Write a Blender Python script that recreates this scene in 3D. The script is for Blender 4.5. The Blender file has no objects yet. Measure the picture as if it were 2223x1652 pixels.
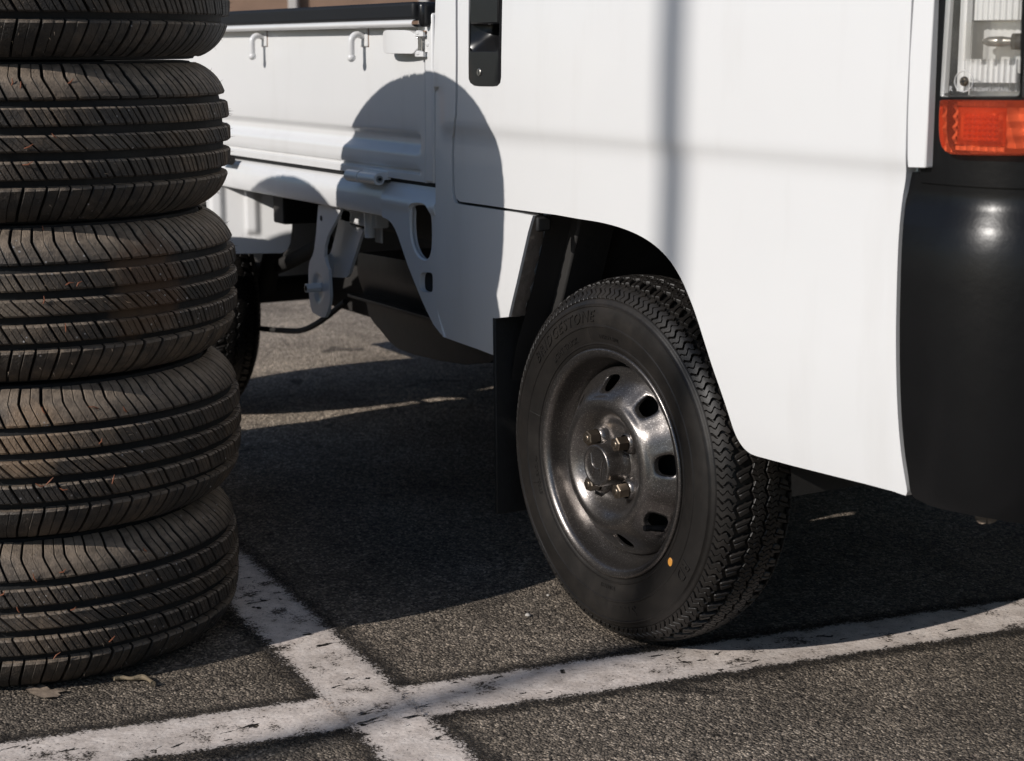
import bpy, bmesh, math, random
import numpy as np
from mathutils import Vector, Matrix
random.seed(7)
SC = bpy.context.scene
COL = SC.collection

# ------------------------------------------------------------------ camera
F = 3688.6                       # focal length in units of a 2223 px wide frame
CX, CY = 1111.5, 826.0
YAW, PITCH = 1.04055545, 0.192009385
CAM = np.array([2.0068, -1.3314, 0.8578])
FW = np.array([-math.sin(YAW)*math.cos(PITCH), math.cos(YAW)*math.cos(PITCH), -math.sin(PITCH)])
RT = np.array([math.cos(YAW), math.sin(YAW), 0.0])
UP = np.cross(RT, FW)
cd = bpy.data.cameras.new('camera')
cd.sensor_fit = 'HORIZONTAL'; cd.sensor_width = 36.0; cd.lens = F/2223*36
cd.clip_start = 0.05; cd.clip_end = 500
cd.dof.use_dof = True; cd.dof.focus_distance = 2.35; cd.dof.aperture_fstop = 9.0
co = bpy.data.objects.new('camera', cd); COL.objects.link(co)
m = Matrix.Identity(4)
for i in range(3):
    m[i][0] = RT[i]; m[i][1] = UP[i]; m[i][2] = -FW[i]; m[i][3] = CAM[i]
co.matrix_world = m
SC.camera = co

# ------------------------------------------------------------------ light
SUN = Vector((0.13, -1.0, 0.545)).normalized()      # towards the sun
w = bpy.data.worlds.new('World'); SC.world = w; w.use_nodes = True
nt = w.node_tree; bg = nt.nodes['Background']
sky = nt.nodes.new('ShaderNodeTexSky'); sky.sky_type = 'NISHITA'; sky.sun_disc = False
sky.sun_elevation = math.asin(SUN.z); sky.sun_rotation = math.atan2(SUN.x, SUN.y)
sky.air_density = 1.0; sky.dust_density = 0.6; sky.ozone_density = 3.5
nt.links.new(sky.outputs[0], bg.inputs[0]); bg.inputs[1].default_value = 0.074
sd = bpy.data.lights.new('sun', 'SUN'); sd.energy = 3.65; sd.angle = math.radians(0.5); sd.color = (1.0, 0.952, 0.90)
so = bpy.data.objects.new('sun', sd); COL.objects.link(so)
so.rotation_euler = SUN.to_track_quat('Z', 'Y').to_euler(); so.location = (1, -6, 6)
vs = SC.view_settings
SC.display_settings.display_device = 'sRGB'
vs.view_transform = 'Standard'; vs.look = 'None'; vs.gamma = 1.0; vs.use_curve_mapping = False
vs.exposure = 0.0
SC.cycles.max_bounces = 8; SC.cycles.transparent_max_bounces = 12
SC.cycles.sample_clamp_indirect = 6.0

# ------------------------------------------------------------------ helpers
YS = -0.025                      # outer side plane of the cab
def ray(x, y): return FW + (x-CX)/F*RT - (y-CY)/F*UP
def atY(x, y, Y=YS):
    d = ray(x, y); return CAM + d*(Y-CAM[1])/d[1]
def atX(x, y, X):
    d = ray(x, y); return CAM + d*(X-CAM[0])/d[0]
def atZ(x, y, Z=0.0):
    d = ray(x, y); return CAM + d*(Z-CAM[2])/d[2]
def c1(x, y): return (x/3.151+434.2, y/3.151)
def c2(x, y): return (x/2.7667+488.4, y/2.7667+325.6)
def c4(x, y): return (x/3.3823+1899.5, y/3.3823)
def c5(x, y): return (x/2.1743, y/2.1743)
def c6(x, y): return (x/2.1743, y/2.1743+759.8)
def c9(x, y): return (x/3.7237+434.2, y/3.7237)

def tag(o, label=None, cat=None, group=None, kind=None):
    if label: o['label'] = label
    if cat: o['category'] = cat
    if group: o['group'] = group
    if kind: o['kind'] = kind
    return o
def empty(name, loc=(0, 0, 0), rz=0.0, parent=None):
    o = bpy.data.objects.new(name, None); COL.objects.link(o)
    o.location = loc; o.rotation_euler = (0, 0, rz); o.parent = parent
    o.empty_display_size = 0.1
    return o
def link(name, me, mat=None, parent=None):
    o = bpy.data.objects.new(name, me); COL.objects.link(o); o.parent = parent
    if mat is not None:
        me.materials.clear(); me.materials.append(mat)
    return o
def finish(me, smooth):
    if smooth is not None:
        me.shade_smooth()
        me.set_sharp_from_angle(angle=math.radians(smooth))
def mesh(name, V, Fc, mat, parent=None, smooth=35):
    me = bpy.data.meshes.new(name); me.from_pydata([tuple(v) for v in V], [], [tuple(f) for f in Fc]); me.validate()
    bm = bmesh.new(); bm.from_mesh(me); bmesh.ops.recalc_face_normals(bm, faces=bm.faces); bm.to_mesh(me); bm.free()
    finish(me, smooth)
    return link(name, me, mat, parent)
def bmobj(name, bm, mat, parent=None, smooth=35, recalc=True):
    if recalc: bmesh.ops.recalc_face_normals(bm, faces=bm.faces)
    me = bpy.data.meshes.new(name); bm.to_mesh(me); bm.free(); finish(me, smooth)
    return link(name, me, mat, parent)
def bev(o, width=0.002, seg=2, ang=40):
    md = o.modifiers.new('bevel', 'BEVEL'); md.width = width; md.segments = seg
    md.limit_method = 'ANGLE'; md.angle_limit = math.radians(ang); md.use_clamp_overlap = True
    return o
def add_box(bm, lo, hi, M=None):
    vs_ = [bm.verts.new((x, y, z)) for x in (lo[0], hi[0]) for y in (lo[1], hi[1]) for z in (lo[2], hi[2])]
    for f in ((0, 1, 3, 2), (4, 6, 7, 5), (0, 4, 5, 1), (2, 3, 7, 6), (0, 2, 6, 4), (1, 5, 7, 3)):
        bm.faces.new([vs_[i] for i in f])
    if M is not None:
        for v in vs_: v.co = M @ v.co
    return vs_
def box(name, lo, hi, mat, parent=None, b=0.003, M=None):
    bm = bmesh.new(); add_box(bm, lo, hi, M); o = bmobj(name, bm, mat, parent)
    if b: bev(o, b)
    return o
def tube(bm, pts, rad, n=10, caps=True):
    pts = [Vector(p) for p in pts]
    rads = rad if isinstance(rad, (list, tuple)) else [rad]*len(pts)
    rings = []
    prev = None
    for i, p in enumerate(pts):
        d = (pts[min(i+1, len(pts)-1)] - pts[max(i-1, 0)]).normalized()
        if prev is None:
            a = d.orthogonal().normalized()
        else:
            a = (prev - d*prev.dot(d)).normalized()
        prev = a; b_ = d.cross(a)
        rings.append([bm.verts.new(p + (a*math.cos(2*math.pi*k/n) + b_*math.sin(2*math.pi*k/n))*rads[i]) for k in range(n)])
    for i in range(len(rings)-1):
        for k in range(n):
            bm.faces.new((rings[i][k], rings[i][(k+1) % n], rings[i+1][(k+1) % n], rings[i+1][k]))
    if caps:
        bm.faces.new(rings[0][::-1]); bm.faces.new(rings[-1])
def tubeobj(name, pts, rad, mat, parent=None, n=10):
    bm = bmesh.new(); tube(bm, pts, rad, n); return bmobj(name, bm, mat, parent, 50)
def smoothpath(pts, sub=6):
    pts = [np.array(p, float) for p in pts]; out = []
    for i in range(len(pts)-1):
        p0 = pts[max(i-1, 0)]; p1 = pts[i]; p2 = pts[i+1]; p3 = pts[min(i+2, len(pts)-1)]
        for k in range(sub):
            t = k/sub
            out.append(0.5*((2*p1)+(-p0+p2)*t+(2*p0-5*p1+4*p2-p3)*t*t+(-p0+3*p1-3*p2+p3)*t**3))
    out.append(pts[-1]); return out
def sstep(a, b, x):
    t = max(0.0, min(1.0, (x-a)/(b-a))); return t*t*(3-2*t)
def curve1d(kn):
    """smooth monotone interpolation of (z, value) knots"""
    kn = sorted(kn); zs = [k[0] for k in kn]; vs_ = [k[1] for k in kn]; n = len(kn)
    d = [(vs_[i+1]-vs_[i])/(zs[i+1]-zs[i]) for i in range(n-1)]
    mm = [d[0]] + [0 if d[i-1]*d[i] <= 0 else 2*d[i-1]*d[i]/(d[i-1]+d[i]) for i in range(1, n-1)] + [d[-1]]
    def f(z):
        if z <= zs[0]: return vs_[0]
        if z >= zs[-1]: return vs_[-1]
        i = 0
        while z > zs[i+1]: i += 1
        h = zs[i+1]-zs[i]; t = (z-zs[i])/h
        return ((2*t**3-3*t*t+1)*vs_[i] + (t**3-2*t*t+t)*h*mm[i] + (-2*t**3+3*t*t)*vs_[i+1] + (t**3-t*t)*h*mm[i+1])
    return f
def revolve(prof, n, fn, closed=False, faces_out=None):
    """prof list of (r,h); fn(r,a,h) -> xyz"""
    V = []; Fc = []; k = len(prof)
    for i in range(n):
        a = 2*math.pi*i/n
        for (r, h) in prof: V.append(fn(r, a, h))
    for i in range(n):
        j = (i+1) % n
        for q in range(k if closed else k-1):
            q2 = (q+1) % k
            Fc.append((i*k+q, j*k+q, j*k+q2, i*k+q2))
    return V, Fc
def axY(r, a, h): return (r*math.cos(a), h, r*math.sin(a))
def axZ(r, a, h): return (r*math.cos(a), r*math.sin(a), h)
def copy_tree(o, parent=None):
    c = o.copy(); COL.objects.link(c); c.parent = parent
    for ch in list(o.children): copy_tree(ch, c)
    return c

def panel(name, poly, M, inward, mat, parent, thick=0.02, holes=(), zc=(), xc=(), smooth=30, bevel=0.0015, hole_thick=None):
    """filled 2-D outline (a,b), cut along lines, mapped by M(a,b) to space, rim extruded inward"""
    bm = bmesh.new(); edges = []
    for loop in [poly]+list(holes):
        vv = [bm.verts.new((p[0], 0, p[1])) for p in loop]
        for i in range(len(vv)): edges.append(bm.edges.new((vv[i], vv[(i+1) % len(vv)])))
    bmesh.ops.triangle_fill(bm, use_beauty=True, use_dissolve=False, edges=edges, normal=(0, -1, 0))
    for z in zc:
        bmesh.ops.bisect_plane(bm, geom=bm.verts[:]+bm.edges[:]+bm.faces[:], dist=1e-6, plane_co=(0, 0, z), plane_no=(0, 0, 1))
    for x in xc:
        bmesh.ops.bisect_plane(bm, geom=bm.verts[:]+bm.edges[:]+bm.faces[:], dist=1e-6, plane_co=(x, 0, 0), plane_no=(1, 0, 0))
    be = [e for e in bm.edges if len(e.link_faces) == 1]
    r = bmesh.ops.extrude_edge_only(bm, edges=be)
    newv = {v for v in r['geom'] if isinstance(v, bmesh.types.BMVert)}
    for v in bm.verts:
        a, b_ = v.co.x, v.co.z
        p = Vector(M(a, b_))
        if v in newv: p = p + Vector(inward(a, b_))*thick
        v.co = p
    o = bmobj(name, bm, mat, parent, smooth)
    if bevel: bev(o, bevel, 2, 50)
    return o
def frange(a, b, st): return list(np.arange(a, b, st))

# ------------------------------------------------------------------ materials
def newmat(name):
    m_ = bpy.data.materials.new(name); m_.use_nodes = True
    return m_, m_.node_tree, m_.node_tree.nodes['Principled BSDF']
def N(nt_, typ, **kw):
    n = nt_.nodes.new(typ)
    for k, v in kw.items():
        if hasattr(n, k): setattr(n, k, v)
        else: n.inputs[k].default_value = v
    return n
def ramp(nt_, src, stops):
    r = nt_.nodes.new('ShaderNodeValToRGB'); cr = r.color_ramp
    while len(cr.elements) > 1: cr.elements.remove(cr.elements[-1])
    for i, (p, c) in enumerate(stops):
        e = cr.elements[0] if i == 0 else cr.elements.new(p)
        e.position = p; e.color = (c[0], c[1], c[2], 1) if isinstance(c, tuple) else (c, c, c, 1)
    nt_.links.new(src, r.inputs[0]); return r
def mixc(nt_, fac, a, b_, mode='MIX'):
    mx = nt_.nodes.new('ShaderNodeMix'); mx.data_type = 'RGBA'; mx.blend_type = mode
    for s, v in ((mx.inputs[0], fac), (mx.inputs[6], a), (mx.inputs[7], b_)):
        if isinstance(v, (int, float)): s.default_value = v
        elif isinstance(v, tuple): s.default_value = (v[0], v[1], v[2], 1)
        else: nt_.links.new(v, s)
    return mx.outputs[2]
def math_(nt_, op, a, b_=None, c=None, clamp=False):
    n = nt_.nodes.new('ShaderNodeMath'); n.operation = op; n.use_clamp = clamp
    for i, v in enumerate((a, b_, c)):
        if v is None: continue
        if isinstance(v, (int, float)): n.inputs[i].default_value = v
        else: nt_.links.new(v, n.inputs[i])
    return n.outputs[0]
def noise(nt_, co_, scale, detail=4, rough=0.55, dist=0.0):
    n = nt_.nodes.new('ShaderNodeTexNoise'); n.inputs['Scale'].default_value = scale
    n.inputs['Detail'].default_value = detail; n.inputs['Roughness'].default_value = rough
    n.inputs['Distortion'].default_value = dist
    nt_.links.new(co_, n.inputs['Vector']); return n
def coords(nt_, which='Object', scale=None, rot=None):
    t = nt_.nodes.new('ShaderNodeTexCoord'); o = t.outputs[which]
    if scale or rot:
        mp = nt_.nodes.new('ShaderNodeMapping'); nt_.links.new(o, mp.inputs[0])
        if scale: mp.inputs['Scale'].default_value = scale
        if rot: mp.inputs['Rotation'].default_value = rot
        o = mp.outputs[0]
    return o
def bump(nt_, bs, h, strength, dist):
    b_ = nt_.nodes.new('ShaderNodeBump'); b_.inputs['Strength'].default_value = strength; b_.inputs['Distance'].default_value = dist
    nt_.links.new(h, b_.inputs['Height']); nt_.links.new(b_.outputs[0], bs.inputs['Normal'])
def geo_pos(nt_):
    return nt_.nodes.new('ShaderNodeNewGeometry').outputs['Position']

def mat_plain(name, col, rough=0.5, metal=0.0, coat=0.0, var=0.0, scale=30, bumpd=0.0, bscale=200, spec=0.5):
    m_, t, bs = newmat(name)
    bs.inputs['Roughness'].default_value = rough; bs.inputs['Metallic'].default_value = metal
    bs.inputs['Coat Weight'].default_value = coat; bs.inputs['Coat Roughness'].default_value = 0.05
    bs.inputs['Specular IOR Level'].default_value = spec
    co_ = coords(t)
    n = noise(t, co_, scale, 5)
    c = mixc(t, n.outputs[0], tuple(x*(1-var) for x in col), tuple(min(1, x*(1+var)) for x in col))
    t.links.new(c, bs.inputs['Base Color'])
    if bumpd:
        n2 = noise(t, co_, bscale, 3); bump(t, bs, n2.outputs[0], 1.0, bumpd)
    return m_

def mat_white():
    m_, t, bs = newmat('white_truck_paint')
    co_ = coords(t)
    n = noise(t, co_, 2.5, 4); n2 = noise(t, co_, 90, 3)
    c = mixc(t, n.outputs[0], (0.735, 0.735, 0.73), (0.795, 0.79, 0.782))
    # faint dirt film and tiny stone chips
    st = coords(t, 'Object', (14, 14, 2.5)); n3 = noise(t, st, 1.0, 6)
    d = ramp(t, n3.outputs[0], [(0.56, 0.0), (0.75, 0.10)])
    c = mixc(t, d.outputs[0], c, (0.42, 0.38, 0.33))
    vo = t.nodes.new('ShaderNodeTexVoronoi'); vo.inputs['Scale'].default_value = 28; t.links.new(co_, vo.inputs['Vector'])
    ch = ramp(t, vo.outputs['Distance'], [(0.0, 1.0), (0.018, 1.0), (0.024, 0.0)])
    nm = ramp(t, n.outputs[0], [(0.58, 0.0), (0.62, 1.0)])
    f_ = math_(t, 'MULTIPLY', ch.outputs[0], nm.outputs[0])
    c = mixc(t, f_, c, (0.20, 0.13, 0.09))
    t.links.new(c, bs.inputs['Base Color'])
    bs.inputs['Roughness'].default_value = 0.34; bs.inputs['Coat Weight'].default_value = 0.45; bs.inputs['Coat Roughness'].default_value = 0.06
    n5 = noise(t, co_, 7.5, 2, 0.4); hh = math_(t, 'ADD', math_(t, 'MULTIPLY', n2.outputs[0], 0.06), math_(t, 'MULTIPLY', n5.outputs[0], 1.0))
    bump(t, bs, hh, 0.8, 0.0016)
    return m_

def mat_asphalt():
    m_, t, bs = newmat('asphalt')
    p = coords(t)
    def vor(s, dist=0.0, ran=1.0):
        v = t.nodes.new('ShaderNodeTexVoronoi'); v.inputs['Scale'].default_value = s; v.inputs['Randomness'].default_value = ran
        t.links.new(p, v.inputs['Vector']); return v
    big = noise(t, p, 3.0, 6, 0.6); mid = noise(t, p, 22, 5, 0.6)
    v1 = vor(270); v2 = vor(120); fine = noise(t, p, 520, 3, 0.7)
    sep = t.nodes.new('ShaderNodeSeparateColor'); t.links.new(v1.outputs['Color'], sep.inputs[0])
    g1 = ramp(t, sep.outputs[0], [(0.0, (0.080, 0.067, 0.055)), (0.32, (0.150, 0.125, 0.100)), (0.66, (0.265, 0.218, 0.171)), (0.88, (0.43, 0.354, 0.275)), (1.0, (0.66, 0.55, 0.44))])
    sep2 = t.nodes.new('ShaderNodeSeparateColor'); t.links.new(v2.outputs['Color'], sep2.inputs[0])
    g2 = ramp(t, sep2.outputs[1], [(0.0, (0.08, 0.068, 0.058)), (0.7, (0.20, 0.166, 0.133)), (0.93, (0.37, 0.306, 0.24)), (1.0, (0.56, 0.47, 0.38))])
    hi = ramp(t, sep2.outputs[2], [(0.55, 0.0), (0.6, 0.55)])
    c = mixc(t, hi.outputs[0], g1.outputs[0], g2.outputs[0])
    # tar matrix between the stones
    gap = ramp(t, v1.outputs['Distance'], [(0.50, 0.0), (0.80, 0.45)])
    c = mixc(t, gap.outputs[0], c, (0.022, 0.020, 0.019))
    tone = ramp(t, big.outputs[0], [(0.32, 0.62), (0.5, 1.0), (0.68, 1.28)])
    c = mixc(t, 1.0, c, tone.outputs[0], 'MULTIPLY')
    st = ramp(t, mid.outputs[0], [(0.60, 0.0), (0.74, 0.6)])
    c = mixc(t, st.outputs[0], c, (0.030, 0.027, 0.025))
    # occasional big pale or dark stones, tar patches
    v3 = vor(42); sep3 = t.nodes.new('ShaderNodeSeparateColor'); t.links.new(v3.outputs['Color'], sep3.inputs[0])
    bigst = math_(t, 'MULTIPLY', ramp(t, v3.outputs['Distance'], [(0.16, 0.75), (0.30, 0.0)]).outputs[0], ramp(t, sep3.outputs[0], [(0.80, 0.0), (0.84, 1.0)]).outputs[0])
    c = mixc(t, bigst, c, mixc(t, ramp(t, sep3.outputs[1], [(0.55, 0.0), (0.6, 1.0)]).outputs[0], (0.035, 0.030, 0.027), (0.34, 0.27, 0.215)))
    tarn = noise(t, p, 6.5, 5, 0.55, 0.8)
    c = mixc(t, ramp(t, tarn.outputs[0], [(0.63, 0.0), (0.70, 0.7)]).outputs[0], c, (0.028, 0.024, 0.021))
    # base colour brightened further down the bay, with a noisy edge
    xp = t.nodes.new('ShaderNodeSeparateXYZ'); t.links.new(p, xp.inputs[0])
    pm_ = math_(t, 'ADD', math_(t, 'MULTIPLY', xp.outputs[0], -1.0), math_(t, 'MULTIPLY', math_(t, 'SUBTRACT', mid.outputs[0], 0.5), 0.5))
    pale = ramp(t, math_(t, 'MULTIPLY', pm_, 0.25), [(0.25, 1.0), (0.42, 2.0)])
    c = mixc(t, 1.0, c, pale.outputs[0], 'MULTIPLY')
    t.links.new(c, bs.inputs['Base Color'])
    bs.inputs['Roughness'].default_value = 0.8; bs.inputs['Specular IOR Level'].default_value = 0.18
    h = math_(t, 'MULTIPLY', v1.outputs['Distance'], -1.0)
    h = math_(t, 'ADD', h, math_(t, 'MULTIPLY', v2.outputs['Distance'], -0.8))
    h = math_(t, 'ADD', h, math_(t, 'MULTIPLY', fine.outputs[0], 0.5))
    h = math_(t, 'ADD', h, math_(t, 'MULTIPLY', sep.outputs[1], 0.5))
    bump(t, bs, h, 1.0, 0.0046)
    return m_

def mat_line(halfw, soft, cross=False):
    """worn parking paint on a thin sheet; UV x = metres from the centre line, UV y = metres along"""
    m_, t, bs = newmat('parking_paint')
    uv = coords(t, 'UV'); p = coords(t)
    sx = t.nodes.new('ShaderNodeSeparateXYZ'); t.links.new(uv, sx.inputs[0])
    d = math_(t, 'SUBTRACT', halfw, math_(t, 'ABSOLUTE', sx.outputs[0]))
    n1 = noise(t, p, 30, 6, 0.65); n2 = noise(t, p, 260, 3, 0.7); n0 = noise(t, p, 7, 3)
    e = math_(t, 'ADD', d, math_(t, 'MULTIPLY', math_(t, 'SUBTRACT', n1.outputs[0], 0.5), 0.03))
    e = math_(t, 'ADD', e, math_(t, 'MULTIPLY', math_(t, 'SUBTRACT', n2.outputs[0], 0.5), soft))
    a = math_(t, 'MULTIPLY', e, 170.0, None, True)
    # chips: flakes missing, stretched sideways
    mp = t.nodes.new('ShaderNodeMapping'); t.links.new(p, mp.inputs[0]); mp.inputs['Scale'].default_value = (44, 20, 30); mp.inputs['Rotation'].default_value = (0, 0, 0.45)
    nc = noise(t, mp.outputs[0], 1.0, 5, 0.6, 0.6)
    ncl = noise(t, p, 9, 2)
    thr = math_(t, 'ADD', nc.outputs[0], math_(t, 'MULTIPLY', math_(t, 'SUBTRACT', ncl.outputs[0], 0.5), 0.25))
    chip = ramp(t, thr, [(0.345, 0.0), (0.36, 1.0)])
    grain = ramp(t, n2.outputs[0], [(0.30, 0.15), (0.38, 1.0)])
    a = math_(t, 'MULTIPLY', a, chip.outputs[0]); a = math_(t, 'MULTIPLY', a, grain.outputs[0])
    gr = math_(t, 'MULTIPLY', math_(t, 'ADD', math_(t, 'ADD', d, 0.033), math_(t, 'MULTIPLY', math_(t, 'SUBTRACT', n1.outputs[0], 0.52), 0.05)), 45.0, None, True)
    gr = math_(t, 'MULTIPLY', gr, ramp(t, n2.outputs[0], [(0.40, 0.25), (0.56, 0.85)]).outputs[0])
    nw = noise(t, p, 15, 5, 0.65); wr = math_(t, 'ADD', math_(t, 'MULTIPLY', nw.outputs[0], 0.62), math_(t, 'MULTIPLY', n2.outputs[0], 0.38))
    a = math_(t, 'MULTIPLY', a, ramp(t, wr, [(0.385, 0.12), (0.435, 1.0)]).outputs[0])
    if cross:                                 # no grime where it runs over the other painted line
        px_ = t.nodes.new('ShaderNodeSeparateXYZ'); t.links.new(p, px_.inputs[0])
        dp = math_(t, 'ABSOLUTE', math_(t, 'SUBTRACT', math_(t, 'SUBTRACT', px_.outputs[0], math_(t, 'MULTIPLY', px_.outputs[1], 0.156)), 0.1422))
        gr = math_(t, 'MULTIPLY', gr, math_(t, 'MULTIPLY', math_(t, 'SUBTRACT', dp, 0.056), 120.0, None, True))
    tot = math_(t, 'MAXIMUM', a, gr)
    dirt = ramp(t, n1.outputs[0], [(0.3, (0.52, 0.445, 0.39)), (0.5, (0.70, 0.61, 0.545)), (0.72, (0.84, 0.75, 0.68))])
    dk = ramp(t, n0.outputs[0], [(0.35, 0.80), (0.65, 1.05)])
    c = mixc(t, 1.0, dirt.outputs[0], dk.outputs[0], 'MULTIPLY')
    c = mixc(t, math_(t, 'MULTIPLY', math_(t, 'SUBTRACT', 0.02, d, None, True), 18.0, None, True), c, (0.30, 0.27, 0.25))
    wv = noise(t, p, 55, 5, 0.7, 1.5); ck_ = ramp(t, math_(t, 'ABSOLUTE', math_(t, 'SUBTRACT', wv.outputs[0], 0.5)), [(0.0, 0.55), (0.012, 0.0)])
    c = mixc(t, ck_.outputs[0], c, (0.10, 0.085, 0.075))
    c = mixc(t, a, (0.030, 0.026, 0.023), c)
    t.links.new(c, bs.inputs['Base Color']); bs.inputs['Roughness'].default_value = 0.8; bs.inputs['Specular IOR Level'].default_value = 0.2
    vo = t.nodes.new('ShaderNodeTexVoronoi'); vo.inputs['Scale'].default_value = 140; t.links.new(p, vo.inputs['Vector'])
    h = math_(t, 'ADD', math_(t, 'MULTIPLY', chip.outputs[0], 0.6), math_(t, 'MULTIPLY', nc.outputs[0], 1.2))
    h = math_(t, 'ADD', h, math_(t, 'MULTIPLY', vo.outputs['Distance'], -0.2))
    bump(t, bs, h, 1.0, 0.0024)
    tr = t.nodes.new('ShaderNodeBsdfTransparent'); mx = t.nodes.new('ShaderNodeMixShader')
    t.links.new(tot, mx.inputs[0]); t.links.new(tr.outputs[0], mx.inputs[1]); t.links.new(bs.outputs[0], mx.inputs[2])
    t.links.new(mx.outputs[0], t.nodes['Material Output'].inputs[0])
    return m_

def mat_rubber(name, col, dusty, rough=0.6, specks=False, bumpd=0.0003, dust_glint=0.0, mud=()):
    m_, t, bs = newmat(name)
    bs.inputs['Specular IOR Level'].default_value = 0.38
    p = geo_pos(t)
    n1 = noise(t, p, 7, 6, 0.62); n2 = noise(t, p, 60, 4, 0.6); n3 = noise(t, p, 420, 2); n4 = noise(t, p, 16, 6, 0.65)
    c = mixc(t, n2.outputs[0], tuple(x*0.75 for x in col), tuple(x*1.3 for x in col))
    if dusty:
        mk = math_(t, 'ADD', math_(t, 'MULTIPLY', n1.outputs[0], 0.8), math_(t, 'MULTIPLY', n2.outputs[0], 0.25))
        r = ramp(t, mk, [(0.44, 0.0), (0.56, 0.35), (0.66, 1.0)])
        f_ = math_(t, 'MULTIPLY', r.outputs[0], dusty)
        c = mixc(t, f_, c, (0.125, 0.093, 0.066))
    if dust_glint:  # tan dust on upward faces, doubling as painted glints on block edges
        nz = t.nodes.new('ShaderNodeSeparateXYZ'); t.links.new(t.nodes.new('ShaderNodeNewGeometry').outputs['True Normal'], nz.inputs[0])
        up = ramp(t, nz.outputs[2], [(0.30, 0.0), (0.62, dust_glint)])
        pa = ramp(t, n2.outputs[0], [(0.30, 0.35), (0.60, 1.0)])
        c = mixc(t, math_(t, 'MULTIPLY', up.outputs[0], pa.outputs[0]), c, (0.23, 0.18, 0.135))
    for (mx_, my_, mz_, rad_, mc_, am_) in mud:
        vm = t.nodes.new('ShaderNodeVectorMath'); vm.operation = 'DISTANCE'; t.links.new(p, vm.inputs[0]); vm.inputs[1].default_value = (mx_, my_, mz_)
        dd = math_(t, 'ADD', math_(t, 'DIVIDE', vm.outputs['Value'], rad_), math_(t, 'MULTIPLY', math_(t, 'SUBTRACT', n4.outputs[0], 0.5), 2.2))
        mk2 = ramp(t, dd, [(0.45, am_), (0.95, 0.0)])
        c = mixc(t, mk2.outputs[0], c, mc_)
    if specks:
        vo = t.nodes.new('ShaderNodeTexVoronoi'); vo.inputs['Scale'].default_value = 95; t.links.new(p, vo.inputs['Vector'])
        s1 = ramp(t, vo.outputs['Distance'], [(0.10, 1.0), (0.16, 0.0)])
        nn = noise(t, p, 11, 3); s2 = ramp(t, nn.outputs[0], [(0.54, 0.0), (0.60, 1.0)])
        c = mixc(t, math_(t, 'MULTIPLY', s1.outputs[0], s2.outputs[0]), c, (0.33, 0.31, 0.30))
    t.links.new(c, bs.inputs['Base Color'])
    rr = ramp(t, n1.outputs[0], [(0.3, rough-0.1), (0.7, min(1, rough+0.2))])
    t.links.new(rr.outputs[0], bs.inputs['Roughness'])
    h = math_(t, 'ADD', n2.outputs[0], math_(t, 'MULTIPLY', n3.outputs[0], 0.4))
    bump(t, bs, h, 0.8, bumpd*4)
    return m_

def mat_rim():
    m_, t, bs = newmat('charcoal_wheel_paint')
    p = coords(t)
    v = t.nodes.new('ShaderNodeTexVoronoi'); v.inputs['Scale'].default_value = 900; t.links.new(p, v.inputs['Vector'])
    sep = t.nodes.new('ShaderNodeSeparateColor'); t.links.new(v.outputs['Color'], sep.inputs[0])
    fl = ramp(t, sep.outputs[0], [(0.0, (0.13, 0.119, 0.113)), (0.8, (0.20, 0.185, 0.175)), (0.97, (0.31, 0.287, 0.27)), (1.0, (0.55, 0.51, 0.48))])
    n = noise(t, p, 18, 4)
    c = mixc(t, math_(t, 'MULTIPLY', n.outputs[0], 0.35), fl.outputs[0], (0.075, 0.066, 0.058))
    t.links.new(c, bs.inputs['Base Color'])
    bs.inputs['Metallic'].default_value = 0.88; bs.inputs['Roughness'].default_value = 0.31
    bs.inputs['Coat Weight'].default_value = 0.15; bs.inputs['Coat Roughness'].default_value = 0.2
    n2 = noise(t, p, 500, 2); bump(t, bs, n2.outputs[0], 0.3, 0.0003)
    return m_

def mat_lens(name, col, clear, gloss, body, fwd=0.5):
    """thin moulded plastic: tinted see-through + coloured translucency + surface gloss"""
    m_, t, bs = newmat(name)
    t.nodes.remove(bs)
    tr = N(t, 'ShaderNodeBsdfTransparent'); tr.inputs[0].default_value = (*col, 1)
    tl = N(t, 'ShaderNodeBsdfTranslucent'); tl.inputs[0].default_value = (*body, 1)
    df = N(t, 'ShaderNodeBsdfDiffuse'); df.inputs[0].default_value = (*body, 1)
    gl = N(t, 'ShaderNodeBsdfGlossy'); gl.inputs['Roughness'].default_value = 0.06
    p = coords(t); n = noise(t, p, 25, 4)
    a = N(t, 'ShaderNodeMixShader'); a.inputs[0].default_value = fwd
    t.links.new(tl.outputs[0], a.inputs[1]); t.links.new(df.outputs[0], a.inputs[2])
    b_ = N(t, 'ShaderNodeMixShader')
    t.links.new(math_(t, 'ADD', clear-0.1, math_(t, 'MULTIPLY', n.outputs[0], 0.2)), b_.inputs[0])
    t.links.new(a.outputs[0], b_.inputs[1]); t.links.new(tr.outputs[0], b_.inputs[2])
    fr = N(t, 'ShaderNodeFresnel'); fr.inputs[0].default_value = 1.49
    c = N(t, 'ShaderNodeMixShader'); t.links.new(math_(t, 'MULTIPLY', fr.outputs[0], gloss), c.inputs[0])
    t.links.new(b_.outputs[0], c.inputs[1]); t.links.new(gl.outputs[0], c.inputs[2])
    t.links.new(c.outputs[0], t.nodes['Material Output'].inputs[0])
    return m_

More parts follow.
